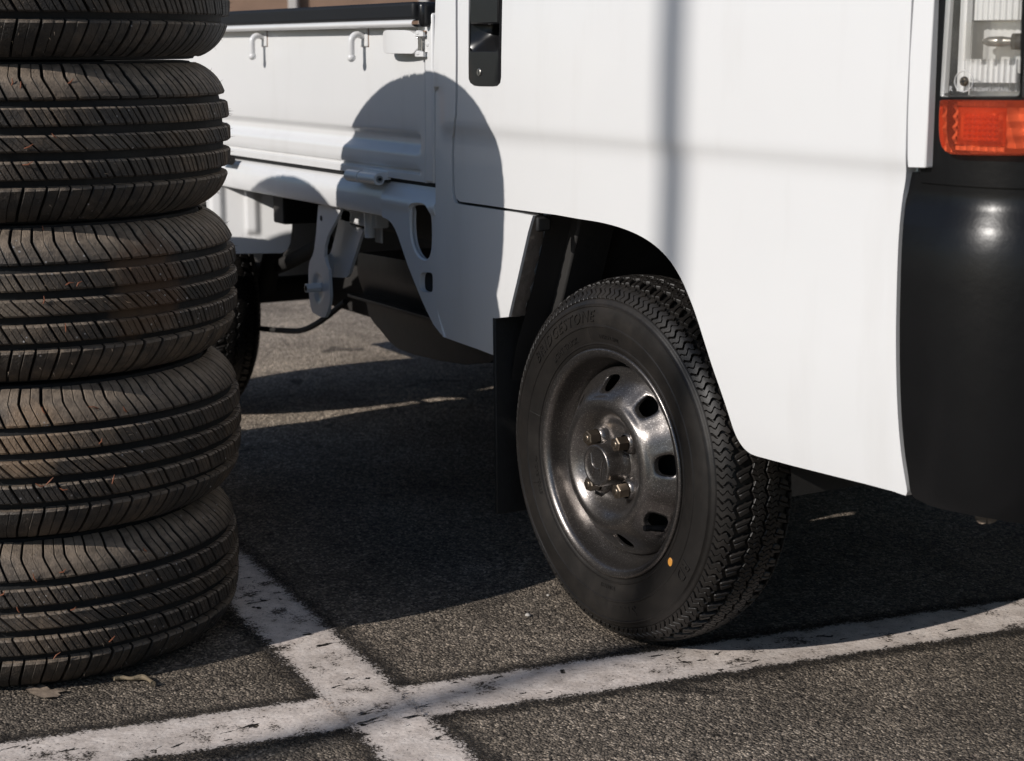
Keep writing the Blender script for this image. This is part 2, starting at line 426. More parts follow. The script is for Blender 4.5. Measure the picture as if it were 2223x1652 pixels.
M_WHITE = mat_white()
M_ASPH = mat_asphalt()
def stack_px(px, py):                      # a point on the near tyre stack
    d = ray(px, py); ox, oy = CAM[0]+0.48, CAM[1]+0.705; A = d[0]**2+d[1]**2; B = ox*d[0]+oy*d[1]; q_ = B*B-A*(ox*ox+oy*oy-0.31**2)
    return tuple(CAM+d*(-B-math.sqrt(max(q_, 0)))/A)
MUD = [(*stack_px(335, 615), 0.075, (0.085, 0.050, 0.030), 0.9), (*stack_px(285, 690), 0.05, (0.10, 0.062, 0.036), 0.85), (*stack_px(60, 960), 0.075, (0.24, 0.165, 0.105), 0.75), (*stack_px(40, 655), 0.06, (0.17, 0.135, 0.10), 0.6), (*stack_px(240, 320), 0.04, (0.10, 0.085, 0.07), 0.6), (*stack_px(70, 1190), 0.05, (0.15, 0.115, 0.085), 0.6)]
M_RUB = mat_rubber('worn_dusty_rubber', (0.026, 0.023, 0.0205), 0.95, 0.62, True, 0.0008, 0.95, MUD)
M_RUBC = mat_rubber('groove_rubber', (0.012, 0.0115, 0.011), 0.0, 0.8, False, 0.0003, 0.0, MUD[:2])
M_RUBW = mat_rubber('clean_black_rubber', (0.0135, 0.0122, 0.0112), 0.08, 0.40, False, 0.0001)
M_RUBR = mat_rubber('flap_rubber', (0.014, 0.014, 0.014), 0.05, 0.55)
M_RIM = mat_rim()
M_BLK = mat_plain('black_bumper_plastic', (0.0055, 0.0056, 0.006), 0.29, 0, 0.0, 0.25, 12, 0.00035, 45, 0.30)
M_BLKS = mat_plain('black_satin_plastic', (0.010, 0.010, 0.011), 0.27, 0, 0.0, 0.2, 20)
M_BLKM = mat_plain('black_matte_seal', (0.010, 0.010, 0.010), 0.7, 0, 0, 0.2, 20)
M_NAVY = mat_plain('dark_gate_guard', (0.010, 0.0105, 0.012), 0.55, 0, 0, 0.2, 10, 0, 200, 0.3)
M_UND = mat_plain('underbody_black', (0.022, 0.020, 0.0185), 0.75, 0, 0, 0.4, 14, 0.001, 40)
M_TANK = mat_plain('tank_black_paint', (0.022, 0.021, 0.020), 0.42, 0, 0, 0.4, 9, 0.0006, 30)
M_FLANGE = mat_plain('scuffed_flange_metal', (0.22, 0.19, 0.165), 0.45, 0.3, 0, 0.5, 60, 0.002, 60)
M_NUT = mat_plain('yellowed_zinc', (0.21, 0.172, 0.132), 0.33, 0.9, 0, 0.3, 60)
M_STEEL = mat_plain('dull_steel', (0.42, 0.40, 0.37), 0.3, 0.9, 0, 0.3, 90)
M_CHROME = mat_plain('lamp_reflector', (0.86, 0.86, 0.87), 0.10, 1.0, 0, 0.03, 30)
M_RUST = mat_plain('rusty_edge', (0.23, 0.12, 0.06), 0.8, 0.0, 0, 0.4, 80)
M_CLEAR = mat_lens('clear_lamp_plastic', (0.97, 0.97, 0.96), 0.90, 1.0, (0.66, 0.66, 0.64))
M_PRISM = mat_lens('frosted_lamp_plastic', (0.97, 0.97, 0.96), 0.45, 2.2, (0.88, 0.87, 0.86), 0.8)
M_SILVER = mat_plain('silvered_plastic', (0.86, 0.86, 0.86), 0.28, 0.35, 0, 0.03, 30)
M_ORANGE = mat_lens('orange_lamp_plastic', (1.0, 0.40, 0.24), 0.80, 1.0, (0.95, 0.13, 0.055), 0.65)
M_ORANGE2 = mat_lens('orange_inner_plastic', (1.0, 0.62, 0.36), 0.50, 2.4, (1.0, 0.42, 0.20), 0.7)
M_GLASS = mat_lens('window_glass', (0.55, 0.6, 0.58), 0.92, 1.0, (0.02, 0.02, 0.02))
M_DOT = mat_plain('orange_paint_dot', (0.62, 0.28, 0.05), 0.5)
M_BROWN = mat_plain('brown_timber', (0.20, 0.125, 0.085), 0.8, 0, 0, 0.5, 3, 0.004, 12)
M_POST = mat_plain('pale_post_paint', (0.42, 0.40, 0.38), 0.6, 0, 0, 0.2, 8)
M_POLE = mat_plain('galvanised_pole', (0.40, 0.41, 0.42), 0.45, 0.5, 0, 0.2, 20)
M_NEEDLE = mat_plain('dry_pine_needle', (0.22, 0.075, 0.035), 0.7, 0, 0, 0.3, 90)
M_POD = mat_plain('dry_pod', (0.20, 0.155, 0.10), 0.8, 0, 0, 0.4, 120, 0.002, 160)
M_LEAF = mat_plain('dead_leaf', (0.26, 0.20, 0.15), 0.8, 0, 0, 0.4, 80, 0.001, 150)
M_STONE = mat_plain('pale_pebble', (0.45, 0.42, 0.38), 0.8, 0, 0, 0.2, 200)
M_FLOOR = mat_plain('bed_floor_paint', (0.55, 0.54, 0.52), 0.6, 0, 0, 0.2, 6)

# ------------------------------------------------------------------ ground
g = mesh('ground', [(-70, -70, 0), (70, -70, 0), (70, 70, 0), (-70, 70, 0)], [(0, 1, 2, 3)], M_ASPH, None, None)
tag(g, 'coarse grey asphalt of the car park', None, None, 'structure')
def line_strip(name, a, b_, halfw, z, mat, label):
    a = np.array(a, float); b_ = np.array(b_, float); d = b_-a; L = np.linalg.norm(d); d /= L; n = np.array([-d[1], d[0]])
    e = halfw+0.05; nseg = 40
    V = []; UV = []; Fc = []
    for i in range(nseg+1):
        c = a+d*L*i/nseg
        for s in (-1, 1): V.append((*(c+n*s*e), z)); UV.append((s*e, L*i/nseg))
    for i in range(nseg): Fc.append((2*i, 2*i+2, 2*i+3, 2*i+1))
    me = bpy.data.meshes.new(name); me.from_pydata(V, [], Fc); uvl = me.uv_layers.new(name='UVMap')
    for lp in me.loops: uvl.data[lp.index].uv = UV[lp.vertex_index]
    o = link(name, me, mat); tag(o, label, None, None, 'structure'); return o
# line across the bays, then the line between two bays laid over it
line_strip('parking_line', (-0.2166, -2.3), (0.641, 3.2), 0.0585, 0.003, mat_line(0.0585, 0.040), 'worn white paint line across the ends of the parking bays')
line_strip('parking_line', (-4.2, -0.072), (1.6, -0.536), 0.0525, 0.006, mat_line(0.0525, 0.070, True), 'worn white paint line between two parking bays')

# ------------------------------------------------------------------ the truck
TR = empty('kei_truck', (0, 0, 0))
tag(TR, 'white flatbed mini truck with black bumper and charcoal steel wheels', 'truck')

# --- cab side surface: depth of the skin as a function of height (positive = inward)
cabprof = curve1d([(0.28, 0.030), (0.34, 0.016), (0.40, 0.007), (0.50, 0.002), (0.60, 0.0035), (0.68, 0.0058), (0.712, 0.0064),
                   (0.724, 0.0052), (0.742, 0.0006), (0.752, 0.0), (0.80, 0.0), (0.95, 0.004), (1.15, 0.016)])
def cabY(x, z):
    k = sstep(-0.463, -0.435, x)          # the crease starts a little ahead of the rear corner
    flat = 0.004
    return YS + (cabprof(z)*k + flat*(1-k) if 0.60 < z < 0.80 else cabprof(z))
def cabM(x, z): return (x, cabY(x, z), z)
INW = lambda a, b_: (0, 1, 0)
def cabpt(px, py):
    Y = YS
    for _ in range(6):
        q = atY(px, py, Y); Y = cabY(q[0], q[2])
    return (q[0], q[2])
ZC = [0.34, 0.36, 0.38, 0.40, 0.43, 0.46, 0.50, 0.54, 0.58, 0.62, 0.65, 0.68, 0.70, 0.708, 0.714, 0.719, 0.724, 0.729, 0.734, 0.739, 0.744, 0.749, 0.754, 0.76, 0.80, 0.85, 0.90, 0.95, 1.0, 1.05, 1.1]

arch = [(1165, 461), (1205, 466), (1250, 474), (1300, 482), (1340, 492), (1375, 505), (1405, 521), (1430, 540), (1455, 567), (1478, 604), (1496, 645),
        (1512, 688), (1530, 745), (1546, 795), (1561, 838), (1574, 876), (1585, 910), (1594, 937), (1603, 956), (1615, 973), (1628, 984), (1642, 990)]
archs = smoothpath([(*q,) for q in arch], 3)
door_front = [(1966, 1076), (1969, 1066), (1964, 1035), (1957, 990), (1951, 930), (1947, 860), (1945, 780), (1945, 700), (1947, 610), (1950, 530), (1955, 465), (1960, 425),
              (1965, 395), (1967, 372), (1966, 340), (1967, 290), (1969, 220), (1973, 130), (1979, 0)]
door_front = smoothpath(door_front, 3)
rear_edge = [(993.5, 0), (994, 120), (993.5, 200), (992, 250), (989, 275), (986.5, 300), (985.5, 330), (986, 380), (988, 420), (990.5, 431), (998, 437.5), (1060, 446), (1120, 455)]
poly = [cabpt(*q) for q in rear_edge] + [cabpt(*q) for q in archs] + [cabpt(*q) for q in [(1720, 1011), (1800, 1031), (1880, 1051), (1940, 1067), (1957, 1073)]] + [cabpt(*q) for q in door_front]
xt0, xt1 = poly[0][0], poly[-1][0]
poly += [(xt1-0.006, 1.06), (xt0+0.002, 1.06)]
# recess for the door handle
hpl = [(1017.5, -30), (1017, 60), (1017, 160), (1018, 172), (1022, 181), (1029, 186), (1040, 187.5), (1070, 188), (1080, 186.5), (1086, 180), (1088, 168), (1089.5, 60), (1091, -30)]
hole = [cabpt(*q) for q in hpl]
DOOR = panel('door', poly, cabM, INW, M_WHITE, TR, 0.014, [hole], ZC, [-0.435, -0.445, -0.3, 0.0, 0.3])
DOOR['label'] = 'smooth white front door with a wheel arch cut into its lower edge'
# dark inner lip under the arch
lipV = []; lipF = []
ap = [cabpt(*q) for q in archs]
for i, (x, z) in enumerate(ap):
    y0 = cabY(x, z)
    for dy in (0.012, 0.060): lipV.append((x, y0+dy, z+0.0015))
for i in range(len(ap)-1): lipF.append((2*i, 2*i+2, 2*i+3, 2*i+1))
mesh('arch_lip', lipV, lipF, M_BLKS, TR, 60)
# seal seen in the shut line round the door
seal = [cabpt(*q) for q in [(989, 0), (989.5, 200), (987, 262), (983, 300), (982, 340), (984, 425), (990, 437), (1000, 442), (1162, 466)]]
bm = bmesh.new()
sp = smoothpath([(x, cabY(x, z)+0.010, z) for x, z in seal], 4)
tube(bm, [(seal[0][0], YS+0.012, 1.06)] + [tuple(q) for q in sp], 0.005, 6); bmobj('door_seal', bm, M_BLKM, TR, 60)
fs = smoothpath([(x, cabY(x, z)+0.024, z) for x, z in [cabpt(px+3, py) for px, py in [(1979, 0), (1973, 130), (1967, 290), (1966, 340), (1968, 372), (1960, 425), (1951, 530), (1946, 700), (1949, 900), (1962, 1020), (1969, 1068)]]], 4)
bm = bmesh.new(); tube(bm, [(fs[0][0]-0.004, YS+0.026, 1.06)]+[tuple(q) for q in fs], 0.0065, 6); bmobj('door_seal', bm, M_BLKM, TR, 60)

# door handle: bowl, flap, lock
HX0, HX1 = hole[1][0], hole[-2][0]
hz0 = cabpt(1053, 188)[1]
H = empty('door_handle', (0, 0, 0), 0, TR)
hp2 = [cabpt(q[0], q[1]) for q in hpl]
cxh = sum(q[0] for q in hp2)/len(hp2)
hp2 = [(cxh+(q[0]-cxh)*0.985, q[1]+0.0008) for q in hp2[1:-1]]
hp2 = [(hp2[0][0], 0.99)] + hp2 + [(hp2[-1][0], 0.99)]
zwin0 = cabpt(1053, 112)[1]; zwin1 = 0.985
win = [(HX0+0.006, zwin0+0.006), (HX0+0.010, zwin0+0.001), (HX0+0.016, zwin0), (HX1-0.016, zwin0), (HX1-0.010, zwin0+0.001), (HX1-0.006, zwin0+0.006), (HX1-0.006, zwin1), (HX0+0.006, zwin1)]
panel('handle_plate', hp2, lambda x, z: (x, cabY(x, z)-0.0012+0.002*sstep(0.0, 0.006, 0.006-min(x-HX0, HX1-x)), z), INW, M_BLKS, H, 0.02, [win], [0.85, 0.9, 0.95], [HX0+0.006, HX1-0.006], 40, 0.0015)
# bowl behind the window: curved scoop
V = []; Fc = []; nu, nv = 15, 15
for i in range(nu):
    for j in range(nv):
        u = i/(nu-1); v = j/(nv-1)
        x = HX0+0.006+(HX1-HX0-0.012)*u; z = zwin0+(zwin1-zwin0)*v
        dep = 0.034*(1-(2*u-1)**4)*min(1, (v/0.22))**0.7*(1 if v < 0.9 else (1-v)/0.1)
        V.append((x, cabY(x, z)+0.001+dep, z))
for i in range(nu-1):
    for j in range(nv-1): Fc.append((i*nv+j, (i+1)*nv+j, (i+1)*nv+j+1, i*nv+j+1))
mesh('handle_bowl', V, Fc, M_BLKS, H, 60)
zf = cabpt(1053, 50)[1]
o = box('handle_flap', (HX0+0.0075, YS+0.000, zf-0.002), (HX1-0.0075, YS+0.010, 0.982), M_BLKS, H, 0.003)
lx, lz = cabpt(1042, 157)
V, Fc = revolve([(0.0, -0.003), (0.0050, -0.003), (0.0060, -0.002), (0.0062, 0.002)], 24, axY)
o = mesh('lock_barrel', [(v[0]+lx, v[1]+cabY(lx, lz), v[2]+lz) for v in V], Fc, M_STEEL, H)
box('key_slot', (lx-0.0009, cabY(lx, lz)-0.0033, lz-0.004), (lx+0.0009, cabY(lx, lz)-0.0015, lz+0.004), M_BLKM, H, 0)

# --- rear corner of the cab and the sill behind the wheel
arch_rear = [(1157, 468), (1153, 480), (1146, 505), (1138, 540), (1130, 575), (1121, 615), (1113, 648), (1104, 688)]
quarter = [(945.5, 0), (945.5, 200), (945.5, 400), (945.5, 640), (948, 672), (953, 705), (961, 731), (1000, 745), (1040, 759), (1073, 772), (1073.5, 730), (1074, 691)] + arch_rear[::-1] + \
          [(1120, 461), (1060, 452.5), (998, 443.5), (988, 440), (983.5, 430), (981, 410), (980, 340), (981, 300), (984.5, 272), (987.5, 250), (988.8, 200), (989.3, 120), (989, 0)]
qp = [cabpt(*q) for q in quarter]
qp = [(qp[0][0], 1.06)] + qp + [(qp[-1][0], 1.06)]
QP = panel('cab_corner_panel', qp, cabM, INW, M_WHITE, TR, 0.028, [], ZC, [-0.463, -0.455, -0.445, -0.435])
# rolled flange down the rear of the arch, scuffed to metal
V = []; Fc = []
fl = [cabpt(*q) for q in smoothpath([(*q,) for q in arch_rear], 3)]
for i, (x, z) in enumerate(fl):
    wob = 0.0025*math.sin(i*1.9)+0.0015*math.sin(i*4.3)
    y0 = cabY(x, z)
    V += [(x+0.0015, y0+0.004, z), (x+0.0025+wob, y0+0.016, z), (x+0.0025-wob*0.6, y0+0.022, z), (x+0.0005, y0+0.029+wob, z)]
for i in range(len(fl)-1):
    for k in range(3): Fc.append((4*i+k, 4*i+4+k, 4*i+5+k, 4*i+1+k))
o = mesh('arch_flange', V, Fc, M_FLANGE, TR, 50); o['label'] = 'scuffed bare metal flange behind the front wheel'
# small black sealing flap at the top of the flange
x, z = cabpt(1160, 474)
o = box('flange_seal', (x-0.002, YS+0.006, z-0.020), (x+0.006, YS+0.03, z+0.002), M_BLKM, TR, 0.003)

# --- gusset behind the cab with oval opening
GY = -0.0205
def gpt(px, py): q = atY(px, py, GY); return (q[0], q[2])
gp = [c2(945, 190), c2(1030, 198), c2(1120, 205), c2(1262, 216), c2(1266, 400), c2(1268, 700), c2(1270, 900), c2(1283, 1000), c2(1315, 1125), c2(1290, 1098), c2(1250, 1045), c2(1215, 975), c2(1180, 898), c2(1140, 800), c2(1100, 700), c2(1068, 605), c2(1040, 522),
      c2(1020, 472), c2(1000, 440), c2(985, 424), c2(968, 413), c2(942, 401)]
oval = [c2(*q) for q in smoothpath([(1125, 322), (1160, 316), (1200, 323), (1226, 350), (1240, 400), (1245, 480), (1244, 560), (1238, 620), (1222, 660), (1195, 668), (1160, 648), (1132, 606), (1113, 545), (1105, 470), (1104, 400), (1108, 345)], 3)]
r2 = [c2(*q) for q in smoothpath([(1185, 736), (1232, 736), (1246, 752), (1248, 800), (1247, 840), (1236, 855), (1195, 853), (1174, 838), (1169, 800), (1172, 752), (1185, 736)], 2)[:-1]]
gz = [gpt(*q)[1] for q in gp]
def gY(x, z):
    return GY + 0.016*sstep(0.608, 0.634, z) - 0.004*sstep(0.585, 0.600, z)*(1-sstep(0.60, 0.615, z))
G_ = panel('bed_gusset', [gpt(*q) for q in gp], lambda x, z: (x, gY(x, z), z), INW, M_WHITE, TR, 0.014,
           [[gpt(*q) for q in oval], [gpt(*q) for q in r2]], [0.45, 0.5, 0.55, 0.58, 0.588, 0.594, 0.60, 0.606, 0.612, 0.618, 0.624, 0.63], [], 40, 0.003)
bm = bmesh.new(); rr = [gpt(*q) for q in r2]
f_ = bm.faces.new([bm.verts.new((q[0], GY+0.010, q[1])) for q in rr]); bmobj('rubber_plug', bm, M_BLKM, TR, None)
# folded rim round the oval opening
bm = bmesh.new(); oo = [gpt(*q) for q in oval]
tube(bm, [(q[0], GY+0.004, q[1]) for q in oo]+[(oo[0][0], GY+0.004, oo[0][1])], 0.0042, 8, False); bmobj('oval_rim', bm, M_WHITE, TR, 60)

# --- bed side: rocker rail, drop gate, black guard
RY = -0.014
ztop = 0.6325; zbot = 0.5705
rx1 = gpt(*c2(943, 300))[0]+0.012
rprof = [(zbot, 0.020), (zbot, 0.0), (zbot+0.004, -0.003), (0.600, -0.0035), (0.612, -0.002), (0.624, 0.004), (ztop-0.001, 0.012), (ztop, 0.016), (ztop, 0.045)]
V = []; Fc = []
xs = [-2.46, -1.9, -1.4, -1.0, rx1]
for x in xs:
    for (z, dy) in rprof: V.append((x, RY+dy, z))
k = len(rprof)
for i in range(len(xs)-1):
    for q in range(k-1): Fc.append((i*k+q, i*k+q+1, (i+1)*k+q+1, (i+1)*k+q))
RAIL = bev(mesh('bed_side_rail', V, Fc, M_WHITE, TR, 40), 0.002)
GT = -0.012
gateprof = curve1d([(0.640, 0.000), (0.652, 0.000), (0.6545, 0.0045), (0.658, 0.0045), (0.6605, -0.001), (0.672, -0.003), (0.684, -0.003), (0.696, 0.006), (0.702, 0.0095), (0.712, 0.0095), (0.722, 0.001), (0.728, 0.0), (0.80, 0.0), (0.90, 0.0)])
gx1 = atY(927.5, 300, GT)[0]
def gateY(x, z):
    k_ = 1-sstep(gx1-0.038, gx1-0.020, x)
    return GT + gateprof(z)*k_ + (0.0)*(1-k_) - 0.004*sstep(gx1-0.010, gx1-0.004, x)
gateoutline = [(-2.46, 0.640), (gx1, 0.640), (gx1, 0.9), (-2.46, 0.9)]
gzc = frange(0.643, 0.73, 0.003)+[0.76, 0.80, 0.82, 0.825, 0.83, 0.835, 0.84, 0.86]
GATE = panel('drop_gate', gateoutline, lambda x, z: (x, gateY(x, z), z), INW, M_WHITE, TR, 0.02, [], gzc, [-2.0, -1.5, -1.0, gx1-0.040, gx1-0.036, gx1-0.032, gx1-0.028, gx1-0.024, gx1-0.020, gx1-0.01, gx1-0.007, gx1-0.004], 30, 0.0012)
GATE['label'] = 'white ribbed drop side of the truck bed'
def pxZ(px, py, Y): return atY(px, py, Y)[2]
RO = GT-0.028                           # the rolled top edge stands proud of the gate
zr0, zr1 = pxZ(928, 57.5, RO), pxZ(928, 40.6, RO)
rail = []
for a in np.linspace(-math.pi/2, math.pi/2, 9): rail.append((RO+0.009-0.009*math.cos(a), (zr0+zr1)/2+(zr1-zr0)/2*math.sin(a)))
rail = [(GT+0.004, zr0+0.0005)] + rail + [(GT+0.004, zr1)]
V = []; Fc = []; k = len(rail)
for x in (-2.46, -1.5, -0.9, gx1+0.002):
    for (y, z) in rail: V.append((x, y, z))
for i in range(3):
    for q in range(k-1): Fc.append((i*k+q, i*k+q+1, (i+1)*k+q+1, (i+1)*k+q))
mesh('gate_top_roll', V, Fc, M_WHITE, TR, 50)
zb1 = pxZ(928, 1.5, RO+0.004)
bm = bmesh.new(); add_box(bm, (-2.46, RO+0.004, zr1-0.001), (gx1-0.001, RO+0.05, zb1)); GUARD = bmobj('gate_guard', bm, M_NAVY, TR); bev(GUARD, 0.006, 3)
# post between gate and cab, with a black cap
px0, px1 = atY(928.5, 200, GT-0.004)[0], atY(944.5, 200, YS+0.01)[0]
o = box('bed_post', (px0, GT-0.010, 0.642), (px1+0.004, GT+0.03, zr1+0.01), M_WHITE, TR, 0.004)
o = box('post_cap', (px0+0.012, GT-0.028, pxZ(940, 58, GT-0.02)), (px1+0.001, GT+0.02, pxZ(940, 3, GT-0.02)), M_BLKS, TR, 0.008)
box('rust_streak', (px0+0.0008, GT-0.0125, zr0-0.012), (px0+0.010, GT-0.0095, zr0-0.006), M_RUST, TR, 0.001)
# rope hooks
for (hx, hy) in ((574.5, 82), (792.5, 80)):
    q = atY(hx, hy, GT)
    X = q[0]; hk = empty('rope_hook', (X, GT, q[2]), 0, TR)
    o = box('hook_plate', (-0.015, -0.0035, -0.017), (0.015, 0.003, 0.016), M_WHITE, hk, 0.002)
    o = box('rusty_plate_edge', (-0.0156, -0.0012, -0.0176), (0.0158, 0.002, 0.0164), M_RUST, hk, 0.001)
    pts = smoothpath([(0, -0.002, 0.000), (0, -0.010, 0.0035), (0, -0.019, 0.003), (0, -0.0255, -0.003), (0, -0.027, -0.012), (0, -0.027, -0.034)], 5)
    tubeobj('hook_rod', pts, 0.0060, M_WHITE, hk, 12)
    bm = bmesh.new(); bmesh.ops.create_uvsphere(bm, u_segments=16, v_segments=10, radius=0.0076, matrix=Matrix.Translation((0, -0.027, -0.036)))
    bmobj('hook_ball', bm, M_WHITE, hk, 60)
# gate latch
LY = GT-0.026
la = [atY(*c9(*q), LY) for q in [(1463, 300), (1463, 270), (1475, 250), (1497, 243), (1640, 243), (1672, 250), (1700, 272), (1716, 300), (1722, 330), (1728, 360), (1722, 392), (1706, 412), (1700, 425), (1690, 435), (1500, 432), (1476, 420), (1464, 395)]]
LT = empty('gate_latch', (0, 0, 0), 0, TR)
panel('latch_lever', [(q[0], q[2]) for q in la], lambda x, z: (x, LY+0.004*abs((x-la[0][0]-0.045)/0.05)**2, z), INW, M_WHITE, LT, 0.013, [], [], [la[0][0]+0.01*i for i in range(1, 10)], 50, 0.003)
lx0 = atY(*c9(1722, 350), LY)[0]; lx1 = px0+0.004
ztp, zbt = atY(*c9(1760, 275), LY)[2], atY(*c9(1760, 440), LY)[2]
zm = (ztp+zbt)/2
for zz in (ztp, zbt):
    pts = [(lx0-0.010, LY+0.008, zz), (lx0+0.004, LY+0.004, zz), (lx0+0.02, LY+0.008, zz), (lx1+0.002, LY+0.020, zz)]
    bm = bmesh.new()
    for i in range(len(pts)-1):
        a, b_ = pts[i], pts[i+1]
        vv = [bm.verts.new(p_) for p_ in ((a[0], a[1], zz-0.004), (b_[0], b_[1], zz-0.004), (b_[0], b_[1]+0.009, zz-0.004), (a[0], a[1]+0.009, zz-0.004), (a[0], a[1], zz+0.004), (b_[0], b_[1], zz+0.004), (b_[0], b_[1]+0.009, zz+0.004), (a[0], a[1]+0.009, zz+0.004))]
        for f in ((0, 1, 2, 3), (4, 7, 6, 5), (0, 4, 5, 1), (2, 6, 7, 3)): bm.faces.new([vv[j] for j in f])
        if i == 0: bm.faces.new([vv[j] for j in (0, 3, 7, 4)])
        if i == 2: bm.faces.new([vv[j] for j in (1, 5, 6, 2)])
    bev(bmobj('latch_link', bm, M_WHITE, LT), 0.001)
    V, Fc = revolve([(0.0, 0.0062), (0.005, 0.0058), (0.0062, 0.0045), (0.0062, 0.0)], 16, axZ)
    mesh('latch_rivet', [(v[0]+lx0+0.006, v[1]+LY+0.009, v[2]+zz) for v in V], Fc, M_WHITE, LT)
tubeobj('latch_pin', [(lx0+0.006, LY+0.010, zbt), (lx0+0.006, LY+0.010, ztp)], 0.0038, M_STEEL, LT)
box('latch_keeper', (lx0-0.006, GT-0.004, zbt-0.008), (lx1, GT+0.004, ztp+0.008), M_WHITE, LT, 0.002)
V, Fc = revolve([(0.0, -0.006), (0.004, -0.005), (0.0055, 0.004)], 14, axY)
mesh('latch_bolt', [(v[0]+lx0+0.020, v[1]+GT-0.006, v[2]+zm) for v in V], Fc, M_WHITE, LT)
# gate hinge on the rail
hq0, hq1 = atY(*c1(1022, 1195), -0.03), atY(*c1(1225, 1228), -0.03)
zh = (hq0[2]+hq1[2])/2; xm = hq0[0]+(hq1[0]-hq0[0])*0.43
HG = empty('gate_hinge', (0, 0, 0), 0, TR)
tubeobj('hinge_knuckle', [(hq0[0], -0.030, zh), (xm-0.001, -0.030, zh)], 0.0112, M_WHITE, HG, 20)
tubeobj('hinge_knuckle', [(xm+0.001, -0.030, zh), (hq1[0], -0.030, zh)], 0.0105, M_WHITE, HG, 20)
tubeobj('hinge_pin', [(hq1[0]-0.004, -0.030, zh), (hq1[0]+0.003, -0.030, zh)], 0.0062, M_STEEL, HG, 14)
tubeobj('hinge_pin', [(hq1[0]-0.004, -0.030, zh), (hq1[0]+0.005, -0.030, zh)], 0.0028, M_BLKM, HG, 10)
box('hinge_leaf', (hq0[0]+0.002, -0.030, zh-0.010), (xm-0.003, RY+0.01, zh+0.004), M_WHITE, HG, 0.001)
box('hinge_leaf', (xm+0.003, -0.030, zh-0.002), (hq1[0]-0.002, GT+0.01, zh+0.012), M_WHITE, HG, 0.001)
# dark rubber strip in the gap below the gate
box('gap_seal', (-2.45, GT+0.006, ztop+0.0008), (gx1+0.02, GT+0.03, 0.6395), M_BLKM, TR, 0)
# second, far hinge peeping past the tyres
h2 = atY(*c1(215, 1095), -0.025)
tubeobj('gate_hinge', [(h2[0]-0.06, -0.030, h2[2]), (h2[0]+0.01, -0.030, h2[2])], 0.010, M_UND, TR, 16)

# --- the rest of the bed and the cab (out of frame or behind)
box('bed_floor', (-2.46, 0.02, 0.60), (-0.47, 1.33, 0.645), M_FLOOR, TR, 0)
box('far_gate', (-2.46, 1.34, 0.60), (-0.48, 1.365, 0.92), M_WHITE, TR)
box('tail_gate', (-2.49, 0.0, 0.60), (-2.465, 1.36, 0.92), M_WHITE, TR)
box('cab_back', (-0.475, 0.01, 0.45), (-0.45, 1.34, 1.62), M_WHITE, TR)
box('far_cab_side', (-0.45, 1.35, 0.40), (0.70, 1.375, 1.06), M_WHITE, TR)
box('cab_floor', (-0.44, 0.30, 0.52), (0.62, 1.05, 0.56), M_UND, TR, 0)
box('cab_floor_front', (0.38, 0.03, 0.395), (0.70, 1.33, 0.42), M_UND, TR, 0)
# upper cab: pillars, glass, roof
def slab(name, pts, mat, t=0.03):
    bm = bmesh.new(); a = [bm.verts.new(p) for p in pts]; b_ = [bm.verts.new((p[0], p[1]+t, p[2])) for p in pts]
    bm.faces.new(a); bm.faces.new(b_[::-1])
    for i in range(len(pts)): bm.faces.new((a[i], a[(i+1) % len(pts)], b_[(i+1) % len(pts)], b_[i]))
    return bmobj(name, bm, mat, TR)
for side, y0, y1, t in (('near', YS+0.012, 0.07, 0.03), ('far', 1.363, 1.28, -0.03)):
    slab('rear_pillar', [(-0.47, y0, 1.06), (-0.36, y0, 1.06), (-0.34, y1, 1.62), (-0.45, y1, 1.62)], M_WHITE, t)
    slab('front_pillar', [(0.58, y0, 1.06), (0.66, y0, 1.06), (0.36, y1, 1.62), (0.29, y1, 1.62)], M_WHITE, t)
    slab('side_window', [(-0.36, y0+t*0.3, 1.06), (0.58, y0+t*0.3, 1.06), (0.29, y1+t*0.3, 1.62), (-0.34, y1+t*0.3, 1.62)], M_GLASS, t*0.15)
box('roof', (-0.47, 0.05, 1.62), (0.37, 1.30, 1.66), M_WHITE, TR, 0.015)
mesh('windscreen', [(0.70, 0.05, 1.06), (0.70, 1.30, 1.06), (0.37, 1.26, 1.62), (0.37, 0.09, 1.62)], [(0, 1, 2, 3)], M_GLASS, TR, None)

# --- front corner: everything that wraps round it
S0, RC = 0.675, 0.13
def plan(s, off):
    if s <= S0: return (s, YS+off), (0, -1)
    if s <= S0+RC*math.pi/2:
        f = (s-S0)/RC; r = RC-off
        return (S0+r*math.sin(f), YS+RC-r*math.cos(f)), (math.sin(f), -math.cos(f))
    d = s-S0-RC*math.pi/2
    return (S0+RC-off, YS+RC+d), (1, 0)
def corner_pt(px, py, offz):
    d = ray(px, py); lo, hi = 0.8, 3.2
    def sd(t):
        P_ = CAM+d*t; o_ = offz(P_[2]); qx = P_[0]-S0; qy = (YS+RC)-P_[1]
        return math.hypot(max(qx, 0), max(qy, 0)) + min(max(qx, qy), 0) - RC + o_
    for _ in range(60):
        mid = (lo+hi)/2
        if sd(mid) > 0: lo = mid
        else: hi = mid
    P_ = CAM+d*lo
    if P_[0] <= S0: s = P_[0]
    elif P_[1] >= YS+RC: s = S0+RC*math.pi/2+(P_[1]-YS-RC)
    else: s = S0+RC*math.atan2(P_[0]-S0, YS+RC-P_[1])
    return (s, P_[2])
def cornerM(offz):
    def f(s, z):
        (X, Y), n_ = plan(s, offz(z)); return (X, Y, z)
    return f
def cornerIn(s, z):
    _, n_ = plan(s, 0); return (-n_[0], -n_[1], 0)
SX = frange(S0, S0+0.45, 0.012)
oW = lambda z: cabprof(max(z, 0.752))
stripL = [(1982.6, 0), (1974, 133), (1969.4, 266), (1968.8, 340), (1969.8, 361), (1972.5, 364)]
